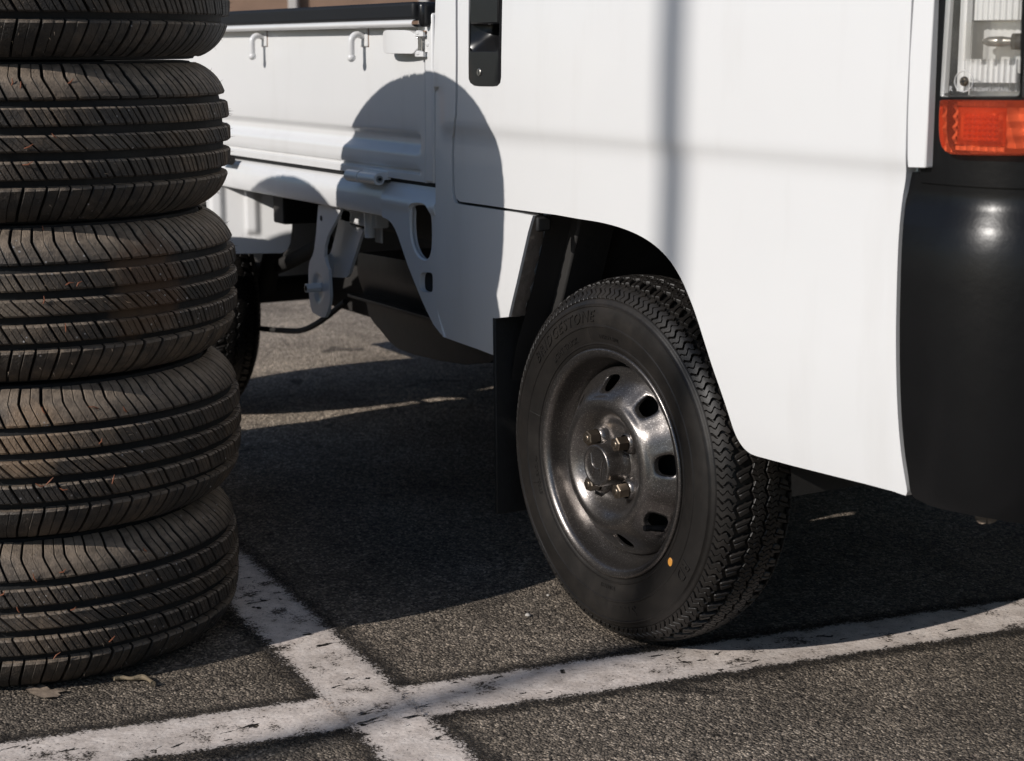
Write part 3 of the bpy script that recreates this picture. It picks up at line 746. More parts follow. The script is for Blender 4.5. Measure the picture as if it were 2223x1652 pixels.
stripR = [(2009, 364.5), (2013, 266), (2019, 133), (2026.6, 0)]
pl = [corner_pt(*q, oW) for q in stripL+stripR]
pl = [(pl[0][0]-0.004, 1.05)] + pl + [(pl[-1][0]+0.012, 1.05)]
panel('front_corner_panel', pl, cornerM(oW), cornerIn, M_WHITE, TR, 0.012, [], [0.8, 0.85, 0.9, 0.95, 1.0], SX, 40, 0.002)
oS = lambda z: 0.010
sr = [corner_pt(*q, oS) for q in [(2034, 0), (2020, 200), (2006, 372)]]
pl = [(sr[0][0]-0.004, 1.05), (sr[0][0]-0.006, sr[0][1]), (sr[1][0]-0.006, sr[1][1]), (sr[2][0]-0.006, sr[2][1]-0.012), (1.22, sr[2][1]-0.012), (1.22, 1.05)]
clq = [(2053, -60), (2053, 0), (2046, 118), (2041, 204), (2042, 209), (2046, 210.5), (2205, 211), (2211, 208), (2213, 200), (2217, 0), (2218, -60)]
oqs = [(2040, 219), (2038, 250), (2037.8, 284), (2039.5, 303), (2044, 318), (2052, 329), (2065, 335), (2085, 336.5), (2250, 337.5), (2300, 338), (2300, 219), (2240, 217.5), (2060, 216.5), (2044, 216.8)]
LO = lambda z: -0.002
clp = [corner_pt(*q, LO) for q in clq]; orp = [corner_pt(*q, LO) for q in oqs]
def grow(p_, k_):
    cx_ = sum(q[0] for q in p_)/len(p_); cz_ = sum(q[1] for q in p_)/len(p_)
    return [(cx_+(q[0]-cx_)*k_, cz_+(q[1]-cz_)*k_) for q in p_]
panel('lamp_surround', pl, cornerM(oS), cornerIn, M_BLK, TR, 0.03, [grow(clp, 0.985), grow(orp, 0.985)], [0.78, 0.8, 0.85, 0.9], SX, 50, 0.004)
# clear corner lamp
CL = empty('corner_lamp', (0, 0, 0), 0, TR)
panel('lamp_lens', clp, cornerM(LO), cornerIn, M_CLEAR, CL, 0.016, [], [0.85, 0.9], SX, 50, 0.0025)
s0, s1 = min(q[0] for q in clp), max(q[0] for q in clp); z0 = min(q[1] for q in clp); z1 = 0.93
def relief(name, sa, sb, za, zb, ns, nz, off, mat, parent, h):
    V = []; Fc = []
    for i in range(ns+1):
        for j in range(nz+1):
            s_ = sa+(sb-sa)*i/ns; z_ = za+(zb-za)*j/nz
            (X, Y), n_ = plan(s_, off-h(s_, z_)); V.append((X, Y, z_))
    for i in range(ns):
        for j in range(nz): Fc.append((i*(nz+1)+j, (i+1)*(nz+1)+j, (i+1)*(nz+1)+j+1, i*(nz+1)+j+1))
    return mesh(name, V, Fc, mat, parent, 30)
tri = lambda x: abs((x % 1.0)*2-1)
wS = s1-s0
panel('lamp_back', clp, cornerM(lambda z: 0.038), cornerIn, M_SILVER, CL, 0.004, [], [0.85, 0.9], SX, 50, 0)
zmid0, zmid1 = corner_pt(2130, 137, LO)[1], corner_pt(2130, 43, LO)[1]
# stepped chrome shell: fluted sides and floor around the bulb chamber
relief('upper_flutes', s0+0.2*wS, s1-0.06*wS, zmid1, z1, 72, 2, 0.024, M_SILVER, CL, lambda s_, z_: 0.004*math.sqrt(max(0, 1-(2*((s_*130) % 1.0)-1)**2)))
relief('lower_flutes', s0+0.2*wS, s1-0.06*wS, zmid0-0.020, zmid0+0.004, 96, 2, 0.016, M_SILVER, CL, lambda s_, z_: 0.003*tri(s_*150))
relief('side_flutes', s0+0.06*wS, s0+0.26*wS, z0+0.006, z1, 30, 2, 0.018, M_SILVER, CL, lambda s_, z_: 0.006*tri(s_*110))
relief('floor_flutes', s0+0.26*wS, s1-0.05*wS, z0+0.006, zmid0-0.019, 60, 2, 0.030, M_PRISM, CL, lambda s_, z_: 0.005*tri(s_*150))
relief('window_prisms', s0+0.24*wS, s1-0.10*wS, zmid0+0.002, zmid1-0.002, 48, 4, 0.010, M_CLEAR, CL, lambda s_, z_: 0.004*tri(s_*62))
sb = s0+0.60*wS; (bx_, by_), bn = plan(sb, 0.021)
zb_ = (zmid0+zmid1)/2
tubeobj('bulb', [(bx_-0.012, by_-0.006, zb_), (bx_-0.006, by_-0.003, zb_), (bx_+0.006, by_+0.003, zb_), (bx_+0.016, by_+0.008, zb_)], [0.002, 0.005, 0.0055, 0.004], M_STEEL, CL, 12)
tubeobj('bulb_socket', [(bx_+0.016, by_+0.008, zb_), (bx_+0.034, by_+0.018, zb_)], 0.0085, M_BLKM, CL, 12)
sq = corner_pt(*c4(657, 597), LO)
(X, Y), n_ = plan(sq[0], LO(0)); nv_ = Vector((n_[0], n_[1], 0)); Rm = nv_.to_track_quat('Z', 'Y').to_matrix().to_4x4(); Rm.translation = (X, Y, sq[1])
def attach(name, V, Fc, mat, parent, sm=35): return mesh(name, [tuple(Rm @ Vector(v)) for v in V], Fc, mat, parent, sm)
V, Fc = revolve([(0.0115, 0.0006), (0.0112, 0.0018), (0.0105, 0.0018), (0.0100, 0.0006)], 28, axZ); attach('screw_boss', V, Fc, M_PRISM, CL)
V, Fc = revolve([(0.0, 0.0030), (0.0035, 0.0027), (0.0050, 0.0012), (0.0052, 0.0)], 20, axZ); attach('lamp_screw', V, Fc, M_NUT, CL)
for a in (0.2, 0.2+math.pi/2):
    bm = bmesh.new(); add_box(bm, (-0.0032, -0.0007, 0.0026), (0.0032, 0.0007, 0.0033), Matrix.Rotation(a, 4, 'Z'))
    for v in bm.verts: v.co = Rm @ v.co
    bmobj('screw_slot', bm, M_BLKM, CL, None)
def lens_text(txt, px, py, size):
    cu = bpy.data.curves.new('t', 'FONT'); cu.body = txt; cu.size = size; cu.extrude = 0.0003; cu.resolution_u = 2
    ob = bpy.data.objects.new('t', cu); COL.objects.link(ob); dg = bpy.context.evaluated_depsgraph_get(); dg.update()
    me0 = bpy.data.meshes.new_from_object(ob.evaluated_get(dg)); bpy.data.objects.remove(ob); bpy.data.curves.remove(cu)
    s_, z_ = corner_pt(px, py, LO)
    for v in me0.vertices:
        (X_, Y_), n2_ = plan(s_+v.co.x, LO(0)-0.0004-v.co.z); v.co = (X_, Y_, z_+v.co.y)
    me0.name = 'lens_lettering'; return link('lens_lettering', me0, M_PRISM, CL)
lens_text('R', *c4(545, 668), 0.0075); lens_text('210-22895', *c4(690, 668), 0.0055); lens_text('JAPAN', *c4(862, 668), 0.0055)
# orange turn signal
OL = empty('turn_signal', (0, 0, 0), 0, TR)
panel('signal_lens', orp, cornerM(LO), cornerIn, M_ORANGE, OL, 0.014, [], [0.74, 0.76, 0.78], SX, 50, 0.004)
panel('signal_back', orp, cornerM(lambda z: 0.030), cornerIn, M_SILVER, OL, 0.004, [], [0.74, 0.76, 0.78], SX, 50, 0)
os0, os1 = min(q[0] for q in orp), max(q[0] for q in orp); oz0, oz1 = min(q[1] for q in orp), max(q[1] for q in orp)
gA = corner_pt(*c4(545, 1045), LO); gB = corner_pt(*c4(915, 815), LO)
relief('pillow_optic', gA[0]+0.012, gB[0]-0.002, gA[1]+0.003, gB[1]-0.004, 96, 60, 0.006, M_ORANGE2, OL, lambda s_, z_: 0.0042*(abs(math.sin((s_-gA[0])*math.pi/0.0058))*abs(math.sin((z_-gA[1])*math.pi/0.0058))))
relief('signal_step', gA[0]-0.004, gB[0]+0.004, gA[1]-0.003, gB[1]+0.003, 24, 16, 0.014, M_ORANGE2, OL, lambda s_, z_: 0.006*min(1, 5*min((s_-gA[0]+0.004)/0.05, (gB[0]+0.004-s_)/0.05, (z_-gA[1]+0.003)/0.03, (gB[1]+0.003-z_)/0.03)))
relief('signal_prisms', gB[0]+0.005, os1-0.02, oz0+0.008, oz1-0.008, 60, 24, 0.020, M_SILVER, OL, lambda s_, z_: 0.010*tri((s_+0.35*(z_-oz0))*42)+0.004*tri(z_*70))
relief('signal_border', os0+0.006, gA[0]-0.005, oz0+0.010, oz1-0.006, 10, 24, 0.018, M_SILVER, OL, lambda s_, z_: 0.006*tri(z_*90))
relief('signal_border', gA[0]-0.004, gB[0]+0.004, oz0+0.004, gA[1]-0.004, 60, 4, 0.016, M_SILVER, OL, lambda s_, z_: 0.006*tri(s_*110))
relief('signal_border', gA[0]-0.004, gB[0]+0.004, gB[1]+0.004, oz1-0.003, 60, 4, 0.016, M_SILVER, OL, lambda s_, z_: 0.006*tri(s_*110))
# neighbouring headlamp, only its edge shows
hd0 = corner_pt(2224, 100, LO)[0]
HL = empty('headlamp', (0, 0, 0), 0, TR)
panel('headlamp_lens', [(hd0, z0), (hd0+0.22, z0), (hd0+0.22, 1.02), (hd0, 1.02)], cornerM(LO), cornerIn, M_CLEAR, HL, 0.016, [], [0.85, 0.9], SX, 50, 0.0025)
relief('headlamp_flutes', hd0+0.004, hd0+0.21, z0+0.005, 1.01, 120, 2, 0.026, M_CHROME, HL, lambda s_, z_: 0.006*tri(s_*120))
# front panel closing the nose
mesh('nose_panel', [(S0+RC-0.035, YS+RC, 0.40), (S0+RC-0.035, 1.25, 0.40), (S0+RC-0.035, 1.25, 1.06), (S0+RC-0.035, YS+RC, 1.06)], [(0, 1, 2, 3)], M_WHITE, TR, None)

# --- bumper
bo = curve1d([(0.27, 0.050), (0.31, 0.030), (0.345, 0.012), (0.385, 0.002), (0.46, -0.004), (0.56, -0.0065), (0.62, -0.0055), (0.645, -0.0035), (0.668, 0.001), (0.684, 0.0068), (0.697, 0.0118), (0.708, 0.0135), (0.730, 0.0135)])
bumperL = [(1974, 373), (1972.5, 392), (1968, 425), (1963, 465), (1958, 530), (1955, 610), (1953, 700), (1953, 780), (1955, 860), (1959, 930), (1965, 990), (1972, 1035), (1976, 1066), (1986, 1082)]
pl = [corner_pt(*q, bo) for q in smoothpath(bumperL, 2)]
zb0 = pl[-1][1]
bl = [corner_pt(*q, bo) for q in [(2018, 1098), (2057, 1108), (2096, 1116), (2164, 1128), (2223, 1139), (2300, 1150)]]
pl = pl + bl + [(1.35, bl[-1][1]), (1.35, pl[0][1])]
BUM = panel('front_bumper', pl, cornerM(bo), cornerIn, M_BLK, TR, 0.035, [], frange(0.31, 0.63, 0.012)+frange(0.635, 0.73, 0.004), SX+[1.15], 60, 0.004)
BUM['label'] = 'glossy black plastic front bumper wrapping the corner'
tq = [corner_pt(*q, lambda z: 0.006) for q in [(1975, 370), (2090, 372.5), (2240, 378)]]
# ledge along the top of the bumper
V = []; Fc = []
for i in range(40):
    s_ = pl[0][0]+(1.3-pl[0][0])*i/39
    for off in (0.0135, 0.05):
        (X, Y), n_ = plan(s_, off); V.append((X, Y, pl[0][1]-0.001))
for i in range(39): Fc.append((2*i, 2*i+2, 2*i+3, 2*i+1))
mesh('bumper_ledge', V, Fc, M_BLK, TR, 60)

# --- under the truck
box('mud_flap', (-0.005, 0.0, -0.318), (0.003, 0.20, 0.0), M_RUBR, TR, 0.002, Matrix.Translation((atX(1072, 690, -0.283)[0], atX(1072, 690, -0.283)[1], atX(1072, 690, -0.283)[2])) @ Matrix.Rotation(-0.02, 4, 'Y'))
# inner wheel housing: swept arch, closed inside
hv = []; hf = []
hs = [(-0.262, 0.40)]+[(q[0]+0.003, q[1]) for q in fl[::-5]]+[(-0.13, 0.642), (0.0, 0.645), (0.10, 0.63), (0.20, 0.585), (0.28, 0.50), (0.335, 0.42), (0.375, 0.36)]
hs = [(-0.29, 0.30)] + hs + [(0.38, 0.30)]
for (x, z) in hs:
    for y in (0.006 if x < -0.13 else 0.035, 0.30): hv.append((x, y, z))
for i in range(len(hs)-1): hf.append((2*i, 2*i+2, 2*i+3, 2*i+1))
hv += [(0, 0.30, 0.30)]; ci = len(hv)-1
for i in range(len(hs)-1): hf.append((2*i+1, 2*i+3, ci))
mesh('wheel_housing', hv, hf, M_UND, TR, 50)
box('housing_rib', (-0.012, 0.05, -0.02), (0.012, 0.12, 0.24), M_UND, TR, 0.004, Matrix.Translation((-0.235, 0, 0.42)) @ Matrix.Rotation(0.38, 4, 'Y'))
# ladder frame, axle, springs
for y in (0.30, 1.0): box('frame_rail', (-2.45, y, 0.47), (0.62, y+0.07, 0.575), M_UND, TR, 0.005)
for x in (-2.2, -1.35, -0.6): box('cross_member', (x, 0.05, 0.50), (x+0.06, 1.30, 0.57), M_UND, TR, 0.005)
tubeobj('rear_axle', [(-1.9, 0.13, 0.275), (-1.9, 1.22, 0.275)], 0.032, M_UND, TR, 16)
bm = bmesh.new(); bmesh.ops.create_uvsphere(bm, u_segments=20, v_segments=14, radius=0.11, matrix=Matrix.Translation((-1.9, 0.70, 0.285)) @ Matrix.Diagonal((1, 0.8, 1, 1))); bmobj('differential', bm, M_UND, TR, 60)
for y in (0.22, 1.08): tubeobj('leaf_spring', smoothpath([(-2.35, y, 0.44), (-1.9, y, 0.33), (-1.45, y, 0.44)], 8), 0.018, M_UND, TR, 8)
tubeobj('damper', [(-1.78, 0.20, 0.29), (-1.66, 0.22, 0.55)], 0.024, M_UND, TR, 12)
box('engine_pan', (-1.70, 0.42, 0.24), (-1.10, 0.95, 0.47), M_UND, TR, 0.02)
tubeobj('front_axle_beam', [(0.0, 0.14, 0.255), (0.0, 0.68, 0.24), (0.0, 1.22, 0.255)], 0.028, M_UND, TR, 12)
# fuel tank behind the cab
ty = 0.10
tp = [atY(*c2(*q), ty) for q in [(800, 622), (812, 616), (1250, 690), (1560, 745), (1560, 1240), (1500, 1290), (1350, 1300), (1200, 1275), (1050, 1238), (960, 1205), (905, 1160), (870, 1115), (815, 1050), (782, 1000), (775, 960), (778, 885), (772, 878), (772, 864), (780, 860), (788, 750)]]
tk = panel('fuel_tank', [(q[0], q[2]) for q in tp], lambda x, z: (x, ty+0.03*sstep(0.44, 0.34, z)+0.02*sstep(0.50, 0.53, z), z), INW, M_TANK, TR, 0.42, [], frange(0.32, 0.56, 0.012), [], 50, 0.008)
sa, sb_ = atY(*c2(772, 872), ty), atY(*c2(1235, 1003), ty)
box('tank_seam', (sa[0]-0.004, ty-0.012, sa[2]-0.003), (-0.30, ty+0.05, sa[2]+0.003), M_TANK, TR, 0.001)
box('tank_bracket', (tp[0][0]-0.050, ty+0.02, 0.415), (tp[0][0]+0.005, ty+0.10, 0.455), M_UND, TR, 0.004)
zlow = atY(650, 650, 1.18)[2]
box('far_side_skirt', (-3.6+1.1, 1.18, zlow), (-0.5, 1.21, 0.60), M_UND, TR, 0.004)
zl2 = atY(650, 643, 0.385)[2]
box('engine_skirt', (-2.45, 0.385, zl2), (-0.85, 0.40, 0.60), M_UND, TR, 0.004)
box('gearbox', (-1.30, 0.40, 0.30), (-0.85, 0.80, 0.56), M_UND, TR, 0.03)
# thin black pipe
pp = [atY(*q, 0.16) for q in [(540, 708), (564, 713), (600, 716.5), (640, 718.5), (660, 715.5), (678, 708), (705, 691), (738, 664), (750, 655)]]
tubeobj('brake_pipe', smoothpath([(q[0], 0.16, q[2]) for q in pp], 4), 0.0065, M_UND, TR, 10)
# stake bracket hanging below the rail
BY = -0.002
def bpt(q): p_ = atY(*c2(*q), BY); return (p_[0], p_[2])
bplate = [(560, 330), (553, 420), (547, 500), (535, 600), (525, 635), (507, 672), (501, 720), (501, 800), (505, 880), (514, 940), (525, 975), (545, 985), (560, 996), (580, 1004), (600, 1006), (616, 975), (626, 930), (631, 880), (629, 820), (626, 770), (622, 720), (610, 690), (597, 640), (600, 580), (615, 520), (640, 470), (668, 420), (690, 370), (700, 330)]
BR = empty('stake_bracket', (0, 0, 0), 0, TR)
bp = [bpt(q) for q in bplate]; bcx, bcz = bpt((560, 825)); bzr = abs(bpt((560, 745))[1]-bcz)
def bpM(x, z):
    d = math.hypot((x-bcx)/0.020, (z-bcz)/bzr); return (x, BY+0.004*sstep(1.15, 0.85, d), z)
panel('bracket_plate', bp, bpM, INW, M_WHITE, BR, 0.006, [], frange(0.37, 0.60, 0.006), frange(-1.1, -0.8, 0.006), 35, 0.002)
brace = [(690, 350), (750, 372), (748, 440), (775, 462), (832, 480), (815, 520), (790, 600), (765, 680), (745, 745), (730, 765), (712, 768), (630, 762), (624, 700), (616, 660), (640, 600), (665, 500), (680, 430)]
BY2 = 0.030
bq = [atY(*c2(*q), BY2) for q in brace]
bmid = [((atY(*c2(700, y), BY2))[0]) for y in (400, 600)]
panel('bracket_brace', [(q[0], q[2]) for q in bq], lambda x, z: (x, BY2-0.022*sstep(0.012, 0.0, abs(x-(bq[13][0]+(z-bq[13][2])*0.10))), z), INW, M_WHITE, BR, 0.006, [], frange(0.45, 0.60, 0.006), frange(-1.0, -0.7, 0.006), 60, 0.002)
V = []; Fc = []
for yy in (BY+0.004, BY-0.026):
    for k_ in range(6): V.append((bcx+0.0095*math.cos(k_*math.pi/3), yy, bcz+0.0095*math.sin(k_*math.pi/3)))
for k_ in range(6): Fc.append((k_, (k_+1) % 6, 6+(k_+1) % 6, 6+k_))
Fc.append(tuple(range(5, -1, -1))); Fc.append(tuple(range(6, 12)))
bev(mesh('bracket_bolt', V, Fc, M_WHITE, BR, 30), 0.001)
tubeobj('bolt_socket', [(bcx, BY-0.0255, bcz), (bcx, BY-0.0266, bcz)], 0.0055, M_BLKM, BR, 12)
q = bpt((578, 410)); tubeobj('bracket_hole', [(q[0], BY-0.0004, q[1]), (q[0], BY+0.002, q[1])], 0.0055, M_BLKM, BR, 14)
box('rail_stub', (atY(*c2(748, 380), 0.05)[0], 0.03, 0.535), (atY(*c2(960, 420), 0.05)[0], 0.06, 0.585), M_WHITE, TR, 0.004)
q0 = atY(*c2(870, 395), 0.03); q1 = atY(*c2(870, 525), 0.03)
tubeobj('drain_tube', [(q0[0], 0.03, q0[2]+0.01), (q0[0], 0.03, q1[2])], 0.0105, M_WHITE, TR, 12)
q0 = atY(*c2(915, 400), 0.06); q1 = atY(*c2(905, 555), 0.06)
box('hanger_tab', (q0[0]-0.013, 0.06, q1[2]), (q0[0]+0.016, 0.064, q0[2]+0.02), M_WHITE, TR, 0.002)
# white rear mudguard plate with pressed ribs
MGc = atY(*c2(395, 560), 0.10); u_ = np.array([0.69, 0.72, 0]); n_mg = np.array([0.72, -0.69, 0])
mgz0 = atY(*c2(300, 597), 0.10)[2]; Lw = 0.30
def mgM(a, b_):
    rib = 0.0
    for c_ in (-0.085, -0.165, -0.235): rib += 0.010*sstep(0.020, 0.008, abs(a-c_))*sstep(mgz0+0.035, mgz0+0.05, b_)
    p_ = MGc + u_*a + n_mg*rib; return (p_[0], p_[1], b_)
panel('rear_mudguard', [(-0.34, mgz0-0.012), (-0.022, mgz0), (-0.008, mgz0+0.008), (0.0, mgz0+0.025), (0.004, mgz0+0.055), (0.006, 0.60), (-0.34, 0.60)], mgM, lambda a, b_: tuple(-n_mg), M_WHITE, TR, 0.006, [], frange(mgz0+0.03, 0.6, 0.006), frange(-0.33, 0.0, 0.004), 40, 0.002)
q0 = atY(*c2(8, 265), 0.0); tubeobj('mudguard_stay', [(q0[0], 0.0, q0[2]+0.05), (q0[0], 0.0, atY(*c2(8, 335), 0.0)[2])], 0.010, M_WHITE, TR, 12)

# ------------------------------------------------------------------ tyre building
class Crown:
    """tread surface across the tyre: v = arc length from the middle"""
    def __init__(self, kn):
        pts = smoothpath([(r, h) for r, h in kn], 8); self.p = np.array(pts)
        d = np.r_[0, np.cumsum(np.linalg.norm(np.diff(self.p, axis=0), axis=1))]
        mid = np.argmax(self.p[:, 0]); self.v = d-d[len(d)//2]
    def at(self, v, off):
        r = np.interp(v, self.v, self.p[:, 0]); h = np.interp(v, self.v, self.p[:, 1]); e = 0.0015
        r2 = np.interp(v+e, self.v, self.p[:, 0])-np.interp(v-e, self.v, self.p[:, 0]); h2 = np.interp(v+e, self.v, self.p[:, 1])-np.interp(v-e, self.v, self.p[:, 1])
        L = math.hypot(r2, h2) or 1.0
        return r+h2/L*off, h-r2/L*off
def tread_row(S, R, v0, v1, npitch, cuts, slant, zig, D, e, c, nv, nu, fn, jitter=0.0, ev=None, cv=None):
    ev = ev or e; cv = cv or c
    V = []; Fc = []; pm = 2*math.pi*R/npitch; rnd = random.Random(int(1000*(v0+2)))
    rows = [v0, v0, v0+ev]+[v0+ev+(v1-v0-2*ev)*i/nv for i in range(1, nv)]+[v1-ev, v1, v1]
    hr = [-D, -cv]+[0]*(nv+1)+[-cv, -D]
    for k in range(npitch):
        for (ua, ub) in cuts:
            ja, jb = (rnd.uniform(-0.018, 0.018), rnd.uniform(-0.018, 0.018)) if jitter else (0, 0)
            a, b_ = (k+ua+ja)*pm, (k+ub+jb)*pm; dh = -rnd.random()*jitter
            cols = [a, a, a+e]+[a+e+(b_-a-2*e)*i/nu for i in range(1, nu)]+[b_-e, b_, b_]
            hc = [-D, -c]+[0]*(nu+1)+[-c, -D]
            base = len(V); nr = len(rows)
            for i, u in enumerate(cols):
                for j, v in enumerate(rows):
                    uu = u+slant(v); vv = v+zig(uu/pm, v)
                    r, h = S.at(vv, max(-D, min(hr[j], hc[i])+dh)); V.append(fn(r, uu/R, h))
            for i in range(len(cols)-1):
                for j in range(nr-1):
                    if (i in (0, len(cols)-2)) and (j in (0, nr-2)): continue
                    Fc.append((base+i*nr+j, base+(i+1)*nr+j, base+(i+1)*nr+j+1, base+i*nr+j+1))
    return V, Fc
def raw_mesh(name, V, Fc, smooth=40):
    me = bpy.data.meshes.new(name); me.from_pydata(V, [], Fc); finish(me, smooth)
    return me

# ---- front and rear wheels (axis along Y, outer face towards -Y)
YO = 0.06
ck = [(0.231, 0.0030), (0.243, 0.0070), (0.254, 0.0135), (0.2615, 0.0225), (0.2665, 0.036), (0.2695, 0.054), (0.2705, 0.0725)]
ck = ck + [(r, 0.145-h) for r, h in ck[-2::-1]]
S1 = Crown(ck)
def fnW(r, a, h):
    x, y, z = axY(r, a, h-YO)
    k = sstep(-0.190, -0.262, z)*sstep(0.275, 0.225, r)*sstep(0.165, 0.205, r)      # belly where the tyre carries weight
    y += (h-0.0725)/0.0725*0.0085*k
    return (x, y, max(z, -0.2665))
VW = S1.v[-1]
side = [(0.160, 0.030), (0.163, 0.016), (0.1665, 0.0095), (0.1700, 0.0065), (0.172, 0.0050), (0.1745, 0.0044), (0.1752, 0.0028), (0.1766, 0.0028), (0.1775, 0.0040), (0.188, 0.0012), (0.2000, -0.0008), (0.2008, -0.0022), (0.2028, -0.0022), (0.2038, -0.0009),
        (0.214, -0.0010), (0.224, 0.0002), (0.2295, 0.0016), (0.2303, 0.0002), (0.2322, 0.0004), (0.2335, 0.0026)]
sidef = lambda r: float(np.interp(r, [q[0] for q in side], [q[1] for q in side]))
prof = side + [S1.at(v, -0.0066*sstep(0.080, 0.072, abs(v))) for v in np.linspace(-VW+0.004, VW-0.004, 61)] + [(r, 0.145-h) for r, h in side[::-1]]
V, Fc = revolve(prof, 180, fnW)
ME_CARC = raw_mesh('tyre', V, Fc, 50)
def zg(amp, side_):
    return lambda u, v: amp*(abs((u % 1)*2-1)*2-1)
rows = [('shoulder_block', -0.0775, -0.0510, [(0.0, 0.42), (0.475, 0.86)], lambda v: 0.0034*math.sin((v+0.05)*430), lambda u, v: 0.0032*(abs((u % 1)*2-1)*2-1)*sstep(-0.066, -0.052, v), 0.0050, 0.0008, 0.0008, 9, 4),
        ('lug_row', -0.0455, -0.0275, [(0.02, 0.30), (0.335, 0.62)], lambda v: 0.40*(v+0.045), zg(0.0034, 0), 0.0080, 0.0011, 0.0012, 4, 4),
        ('centre_rib', -0.0240, -0.0035, [(0.0, 0.30), (0.34, 0.63), (0.67, 0.96)], lambda v: 0.0022*math.sin(v*500), zg(0.0028, 0), 0.0070, 0.0007, 0.0008, 5, 4),
        ('centre_rib', 0.0008, 0.0215, [(0.0, 0.30), (0.34, 0.63), (0.67, 0.96)], lambda v: 0.0022*math.sin(v*500), zg(0.0028, 0), 0.0070, 0.0007, 0.0008, 5, 4),
        ('lug_row', 0.0258, 0.0450, [(0.02, 0.30), (0.335, 0.62)], lambda v: -0.40*(v-0.045), zg(0.0034, 0), 0.0080, 0.0011, 0.0012, 4, 4),
        ('shoulder_block', 0.0505, 0.0775, [(0.0, 0.42), (0.475, 0.86)], lambda v: 0.0, lambda u, v: 0.0, 0.0050, 0.0008, 0.0008, 4, 1)]
ME_ROWS = []
for (nm, v0, v1, cuts, sl, zf_, D, e, c, nv, nu) in rows:
    V, Fc = tread_row(S1, 0.2705, v0, v1, 70, cuts, sl, zf_, D, e, c, nv, nu, fnW); ME_ROWS.append((nm, raw_mesh(nm, V, Fc, 40)))
# rim barrel
rb = [(0.138, 0.118), (0.140, 0.075), (0.1395, 0.055), (0.141, 0.047), (0.146, 0.040), (0.1510, 0.032), (0.1535, 0.022), (0.1545, 0.0130), (0.1560, 0.0080), (0.1590, 0.0045), (0.1625, 0.0030), (0.1655, 0.0020), (0.1680, 0.0028), (0.1692, 0.0050), (0.1690, 0.0085), (0.1672, 0.010)]
V, Fc = revolve(rb, 120, lambda r, a, h: axY(r, a, h-YO)); ME_RIM = raw_mesh('rim', V, Fc, 60)
# pressed steel disc with eight oval vents
dk = curve1d([(0.020, 0.017), (0.030, 0.0175), (0.037, 0.0215), (0.048, 0.0230), (0.056, 0.0215), (0.063, 0.0170), (0.070, 0.0095), (0.078, 0.0020), (0.0865, -0.0025), (0.094, -0.0010), (0.102, 0.0055), (0.112, 0.0155), (0.122, 0.0255), (0.131, 0.033), (0.138, 0.039), (0.1405, 0.047)])
NH = 8; A0 = math.radians(9); SA = 2*math.pi/NH; TS = 14
HR, HC = 0.0112, 0.1160
def discy(r, a):
    y = dk(r); ph = math.cos(NH*(a-A0))
    y -= 0.0032*sstep(0.094, 0.106, r)*sstep(0.139, 0.126, r)*(-ph)            # shoulders swell between the vents
    y -= 0.0016*sstep(0.0, 1.0, 1)*math.cos(4*(a-math.pi/4))*sstep(0.036, 0.046, r)*sstep(0.066, 0.056, r)
    return y
bm = bmesh.new()
rr_ = list(np.linspace(0.020, 0.094, 38)); NA = NH*TS
ring = []
for r in rr_:
    ring.append([bm.verts.new(axY(r, A0+SA*(-0.5)+2*math.pi*i/NA, discy(r, A0-SA/2+2*math.pi*i/NA)-YO)) for i in range(NA)])
for i in range(len(rr_)-1):
    for k in range(NA): bm.faces.new((ring[i][k], ring[i][(k+1) % NA], ring[i+1][(k+1) % NA], ring[i+1][k]))
R0, R1, SD = rr_[-1], 0.1375, 8
for s in range(NH):
    ac = A0+s*SA; outer = []
    for i in range(TS): outer.append((-SA/2+SA*i/TS, R0))
    for i in range(SD): outer.append((SA/2, R0+(R1-R0)*i/SD))
    for i in range(TS): outer.append((SA/2-SA*i/TS, R1))
    for i in range(SD): outer.append((-SA/2, R1-(R1-R0)*i/SD))
    m_ = len(outer); K = 9; loops = []
    for k in range(K+3):
        lp = []
        for (th, r) in outer:
            x, y = th*HC, r-HC; L = math.atan2(y/0.020, x/(SA*HC/2))
            ex = 0.72
            hx = 0.0142*math.copysign(abs(math.cos(L))**ex, math.cos(L)); hy = HR*math.copysign(abs(math.sin(L))**ex, math.sin(L))
            hx *= (1.0+0.10*math.sin(L))
            if k < K:
                t = k/(K-1); t = 1-(1-t)**1.0
                px_, py_ = x+(hx*1.10-x)*t, y+(hy*1.10-y)*t; dep = -0.0014*sstep(0.55, 0.95, t)*sstep(1.15, 0.95, t)
            else:
                q_ = (k-K+1)/3; px_, py_ = hx*(1.10-0.10*q_), hy*(1.10-0.10*q_); dep = -0.0010+0.006*q_*q_
            r2, th2 = HC+py_, px_/HC
            lp.append(bm.verts.new(axY(r2, ac+th2, discy(r2, ac+th2)+dep-YO)))
        loops.append(lp)
    for k in range(len(loops)-1):
        for i in range(m_): bm.faces.new((loops[k][i], loops[k][(i+1) % m_], loops[k+1][(i+1) % m_], loops[k+1][i]))
